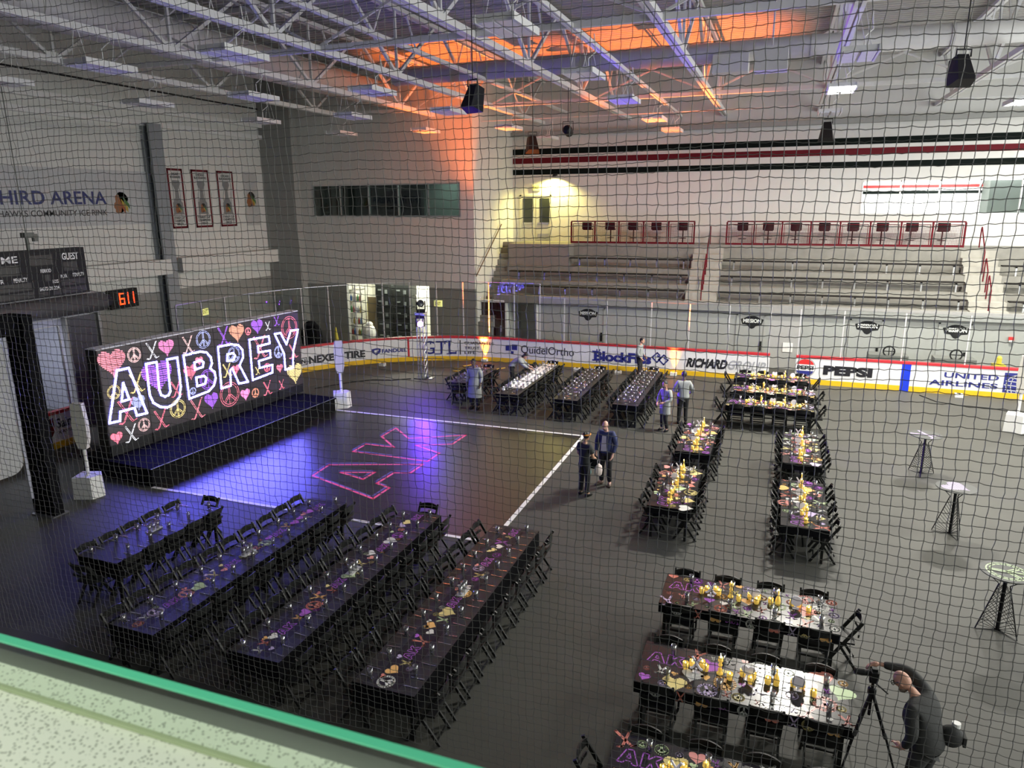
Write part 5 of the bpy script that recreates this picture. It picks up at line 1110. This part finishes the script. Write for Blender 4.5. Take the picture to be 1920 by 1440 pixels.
    if style in 'NF':
        for k, (u, v, kd) in enumerate(((.23, .02, 'votive'), (.26, .1, 'votive'), (.31, .14, 'votive'), (.33, .06, 'votive'), (.40, .06, 'pillar'), (.45, -.03, 'votive'), (.51, .12, 'votive'), (.56, .1, 'votive'), (.55, -.02, 'votive'), (.63, .06, 'votive'), (.67, .07, 'bottle'), (.75, .12, 'votive'), (.79, .12, 'votive'), (.84, -.02, 'votive'))):
            candle(x0+u*2*dx, cy+v*.9, kd, 'gold candle holder on the %s, %s from left' % (ref, ORD[k]))
        ornament(x0+.285*2*dx, cy-.02, 'sticks', 0, ref); ornament(x0+.535*2*dx, cy+.04, 'heart', 0, ref); ornament(x0+.77*2*dx, cy+.04, 'disc', 0, ref)
        for sgn, side in ((-1, 'near side'), (1, 'far side')):
            for k in range(4): put(G_TALL, 'tall_glass', x0+(x1-x0)*(k+.62)/4, cy+sgn*(dy-.2), TZ, 'tall clear glass, %s of %s, %s from left' % (side, ref, ORD[k]), 'glass', 'tall glasses on the printed tables')
    if style == 'R':
        for k in range(12):
            candle(cx+rnd.uniform(-.07, .07), y0+.25+(y1-y0-.45)*k/11, ('votive', 'pillar', 'votive', 'bottle')[k % 4], 'gold candle holder on the %s, %s from front' % (ref, ORD[k]))
        for q, kd in ((.3, 'heart'), (.6, 'disc'), (.85, 'sticks')): ornament(cx-.08, y0+(y1-y0)*q, kd, 0, ref)
        for sgn, side in ((-1, 'left side'), (1, 'right side')):
            for k in range(4): put(G_TALL, 'tall_glass', cx+sgn*(dx-.18), y0+(y1-y0)*(k+.62)/4, TZ, 'tall clear glass, %s of %s, %s from front' % (side, ref, ORD[k]), 'glass', 'tall glasses on the printed tables')
table(-11.78, -10.83, 8.6, 11.2, 'short violet-lit table', 'short violet-lit banquet table at the far left in front of the stage', 'T', 5, 1, 1, .12, 'plain')
table(-9.3, -8.42, 7.1, 12.33, 'long violet-lit table', 'long violet-lit banquet table right of the short one', 'T', 10, 0, 0, .0)
table(-7.08, -6.2, 7.18, 12.42, 'middle dark long table', 'long dark banquet table with a printed runner, between the violet-lit and rightmost ones', 'T', 10, 0, 1, .0)
table(-5.0, -4.06, 7.18, 12.4, 'rightmost dark long table', 'long dark banquet table with a printed runner, rightmost of the long row', 'T', 10, 0, 0, -.05)
table(-10.95, -10.1, 23.0, 25.5, 'short table behind the aproned person', 'short dark banquet table half hidden behind the aproned person', 'B', 4, 1, 1, .05)
table(-8.75, -7.95, 22.0, 26.95, 'white-runner table', 'long banquet table with a bright white runner near the far boards', 'B', 9, 0, 1, .05, 'white')
table(-6.72, -5.88, 21.95, 26.6, 'middle glass-covered table', 'long dark banquet table crowded with glasses, right of the white-runner table', 'B', 9, 0, 1, .05)
table(-4.72, -3.9, 21.95, 27.0, 'right glass-covered table', 'long dark banquet table crowded with glasses, left of the two grey-shirted people', 'B', 9, 0, 1, .05)
for a, b, c, d, ref in ((-2.28, -1.38, 14.36, 16.9, 'left near end-on table'), (-2.2, -1.31, 18.07, 20.63, 'left far end-on table'), (.4, 1.3, 14.27, 16.86, 'right near end-on table'), (.43, 1.33, 18.06, 20.66, 'right far end-on table')):
    table(a, b, c, d, ref, 'printed banquet table set end-on with gold candles, %s of four' % ref.replace(' end-on table', ''), 'R', 4, 0, 0, .08)
for a, b, c, d, ref, nr, fr in ((-1.42, 1.26, 10.56, 11.56, 'upper broadside table', 0, 1), (-1.42, 1.26, 8.47, 9.45, 'middle broadside table', 0, 0), (-1.42, 1.26, 6.45, 7.45, 'cropped broadside table', 1, 0)):
    table(a, b, c, d, ref, 'printed banquet table set broadside with gold candles, the %s at the lower right' % ref.replace(' broadside table', ''), 'N', 4, nr, fr, .16)
for a, b, c, d, ref in ((-1.3, 1.33, 23.0, 23.95, 'front table by the gap'), (-1.28, 1.36, 24.8, 25.85, 'second table by the gap'), (-1.28, 1.32, 26.85, 27.85, 'back table by the gap')):
    table(a, b, c, d, ref, 'printed banquet table broadside before the boards gap, the %s of three' % ref.split()[0], 'F', 4, 1, 1, .12)
del CH['used']
# ---------------------------------------------------------------- cocktail tables
for i, (x, y, kind, c, w) in enumerate(((3.9, 20.5, 'sticks', 'l', 'crossed sticks'), (3.88, 16.7, 'heart', 'l', 'violet heart'), (3.88, 12.85, 'peace', 'g', 'peace sign'))):
    t = thing('cocktail_table', 'tall round cocktail table on a black wire base, its glass top showing a %s' % w, 'table', (x, y, 0), R(20+25*i), 'cocktail tables')
    MB().lathe([(0, 1.07), (.39, 1.07), (.39, 1.085), (0, 1.085)], 32).build('round_top', mat('cocktail_top', (.08, .084, .08), .45, spec=.15), t)
    mb = MB(); glyph(mb, kind, 0, 0, .62 if kind != 'heart' else .5, lambda a, b: (a, b, 1.0862), .022, .6 if kind == 'sticks' else .2, zig=(kind == 'heart')); mb.build('top_print', PRINT[c], t)
    MB().tube([(0, 0, .02), (0, 0, 1.07)], .03, 8).build('post', BLACK, t)
    for k in range(3):
        d = Vector((cos(2*PI*k/3), sin(2*PI*k/3), 0)); Z = Vector((0, 0, 1)); mb = MB()
        o0 = d*.34+Z*.012; o1 = d*.09+Z*.86; o2 = d*.3+Z*1.06
        mb.tube([Z*.012, o0, o1, o2], .011, 5)
        for q in range(1, 13):
            f_ = q/13; a_ = o0.lerp(o1, f_); b_ = Z*(.012+.9*max(0, f_-.28)); mb.tube([a_, b_], .0048, 4)
            if i != 1: mb.tube([o0.lerp(o1, f_), Z*(.012+.85*min(1, f_+.28))], .0048, 4)
        mb.build('wire_fin', BLACK, t)

# ---------------------------------------------------------------- balcony ledge and safety net
t = thing('balcony_ledge', 'speckled white stone counter along the balcony in the lower left foreground', 'counter', (-2, .25, 6.49))
TERR = mat('terrazzo', (.62, .66, .55), .35, vary=.04, scale=4)
nt = TERR.node_tree; N = nt.nodes; vo = N.new('ShaderNodeTexVoronoi'); vo.inputs['Scale'].default_value = 230; rp = N.new('ShaderNodeValToRGB'); rp.color_ramp.elements[0].position = .24; rp.color_ramp.elements[1].position = .36
rp.color_ramp.elements[0].color = (.3, .32, .26, 1); rp.color_ramp.elements[1].color = (.78, .8, .7, 1)
nt.links.new(N['Texture Coordinate'].outputs['Object'], vo.inputs['Vector']); nt.links.new(vo.outputs['Distance'], rp.inputs[0]); nt.links.new(rp.outputs[0], N['Principled BSDF'].inputs['Base Color'])
MB().box((-5, -.6, -.05), (7, .228, 0)).build('stone_top', TERR, t)
MB().box((-5, .228, -.06), (7, .247, .0)).build('front_edge_strip', mat('edge_strip', (.16, .165, .15), .5), t)
t = thing('glass_rail', 'low clear glass rail with a green top edge on the balcony ledge', 'glass rail', (-2, .45, 6.492))
MB().box((-5, -.004, 0), (7, .004, .0585)).build('glass_panel', RAILGL, t)
MB().box((-5, -.0045, .0585), (7, .0045, .061)).build('top_edge', GREENE, t)
MB().box((-5, -.008, 0), (7, -.004, .005)).build('base_seal', mat('seal_green', (.35, .42, .25), .4), t)
def net(x0, x1, z0, z1, y, c, r):
    g = np.random.default_rng(5); nx = int((x1-x0)/c)+1; nz = int((z1-z0)/c)+1
    X, Z = np.meshgrid(x0+c*np.arange(nx), z0+c*np.arange(nz), indexing='ij')
    wob = lambda A, B, s: s*(np.sin(A*1.7+B*2.3+1)+.6*np.sin(A*4.1-B*3.7+2)+.4*np.sin(A*7.9+B*6.3))
    Xk = X+g.normal(0, .0016, X.shape)+wob(X, Z, .008); Zk = Z+g.normal(0, .0015, X.shape)+wob(X+5, Z, .009); Yk = y+wob(X*.6, Z*.6, .02)+g.normal(0, .003, X.shape)
    P = np.stack([Xk, Yk, Zk], -1)
    allv = []; allf = []; off = 0
    for ax in (0, 1):
        Q = P if ax == 0 else P.transpose(1, 0, 2)              # strands run along the first axis
        mid = (Q[1:]+Q[:-1])/2
        if ax == 0: mid[..., 2] -= .0022+g.normal(0, .0008, mid.shape[:2])
        else: mid[..., 0] += g.normal(0, .0014, mid.shape[:2])
        n = Q.shape[0]*2-1; S_ = np.empty((n, Q.shape[1], 3)); S_[0::2] = Q; S_[1::2] = mid
        if ax == 0: offs = np.array([(0, -r, 0), (0, 0, -r), (0, r, 0), (0, 0, r)])
        else: offs = np.array([(-r, 0, 0), (0, -r, 0), (r, 0, 0), (0, r, 0)])
        V = (S_[:, :, None, :]+offs).reshape(-1, 3)
        i, j, k = np.meshgrid(np.arange(n-1), np.arange(Q.shape[1]), np.arange(4), indexing='ij'); m = Q.shape[1]
        idx = lambda a, b, q: (a*m+b)*4+q % 4
        F = np.stack([idx(i, j, k), idx(i, j, k+1), idx(i+1, j, k+1), idx(i+1, j, k)], -1).reshape(-1, 4)+off
        allv.append(V); allf.append(F); off += len(V)
    V = np.concatenate(allv); F = np.concatenate(allf)
    me = bpy.data.meshes.new('safety_net'); me.vertices.add(len(V)); me.vertices.foreach_set('co', V.ravel())
    me.loops.add(F.size); me.loops.foreach_set('vertex_index', F.ravel().astype(np.int32)); me.polygons.add(len(F)); me.polygons.foreach_set('loop_start', np.arange(0, F.size, 4, dtype=np.int32))
    me.polygons.foreach_set('use_smooth', np.ones(len(F), dtype=bool)); me.update(calc_edges=True); me.materials.append(mat('net_cord', (.075, .075, .07), .4, spec=.5, vary=0))
    o = bpy.data.objects.new('safety_net', me); COL.objects.link(o)
    tag(o, 'dark knotted safety net hanging in front of the whole hall', 'net')
net(-5.6, 2.6, 4.3, 8.4, 2.8, .0385, .0014)
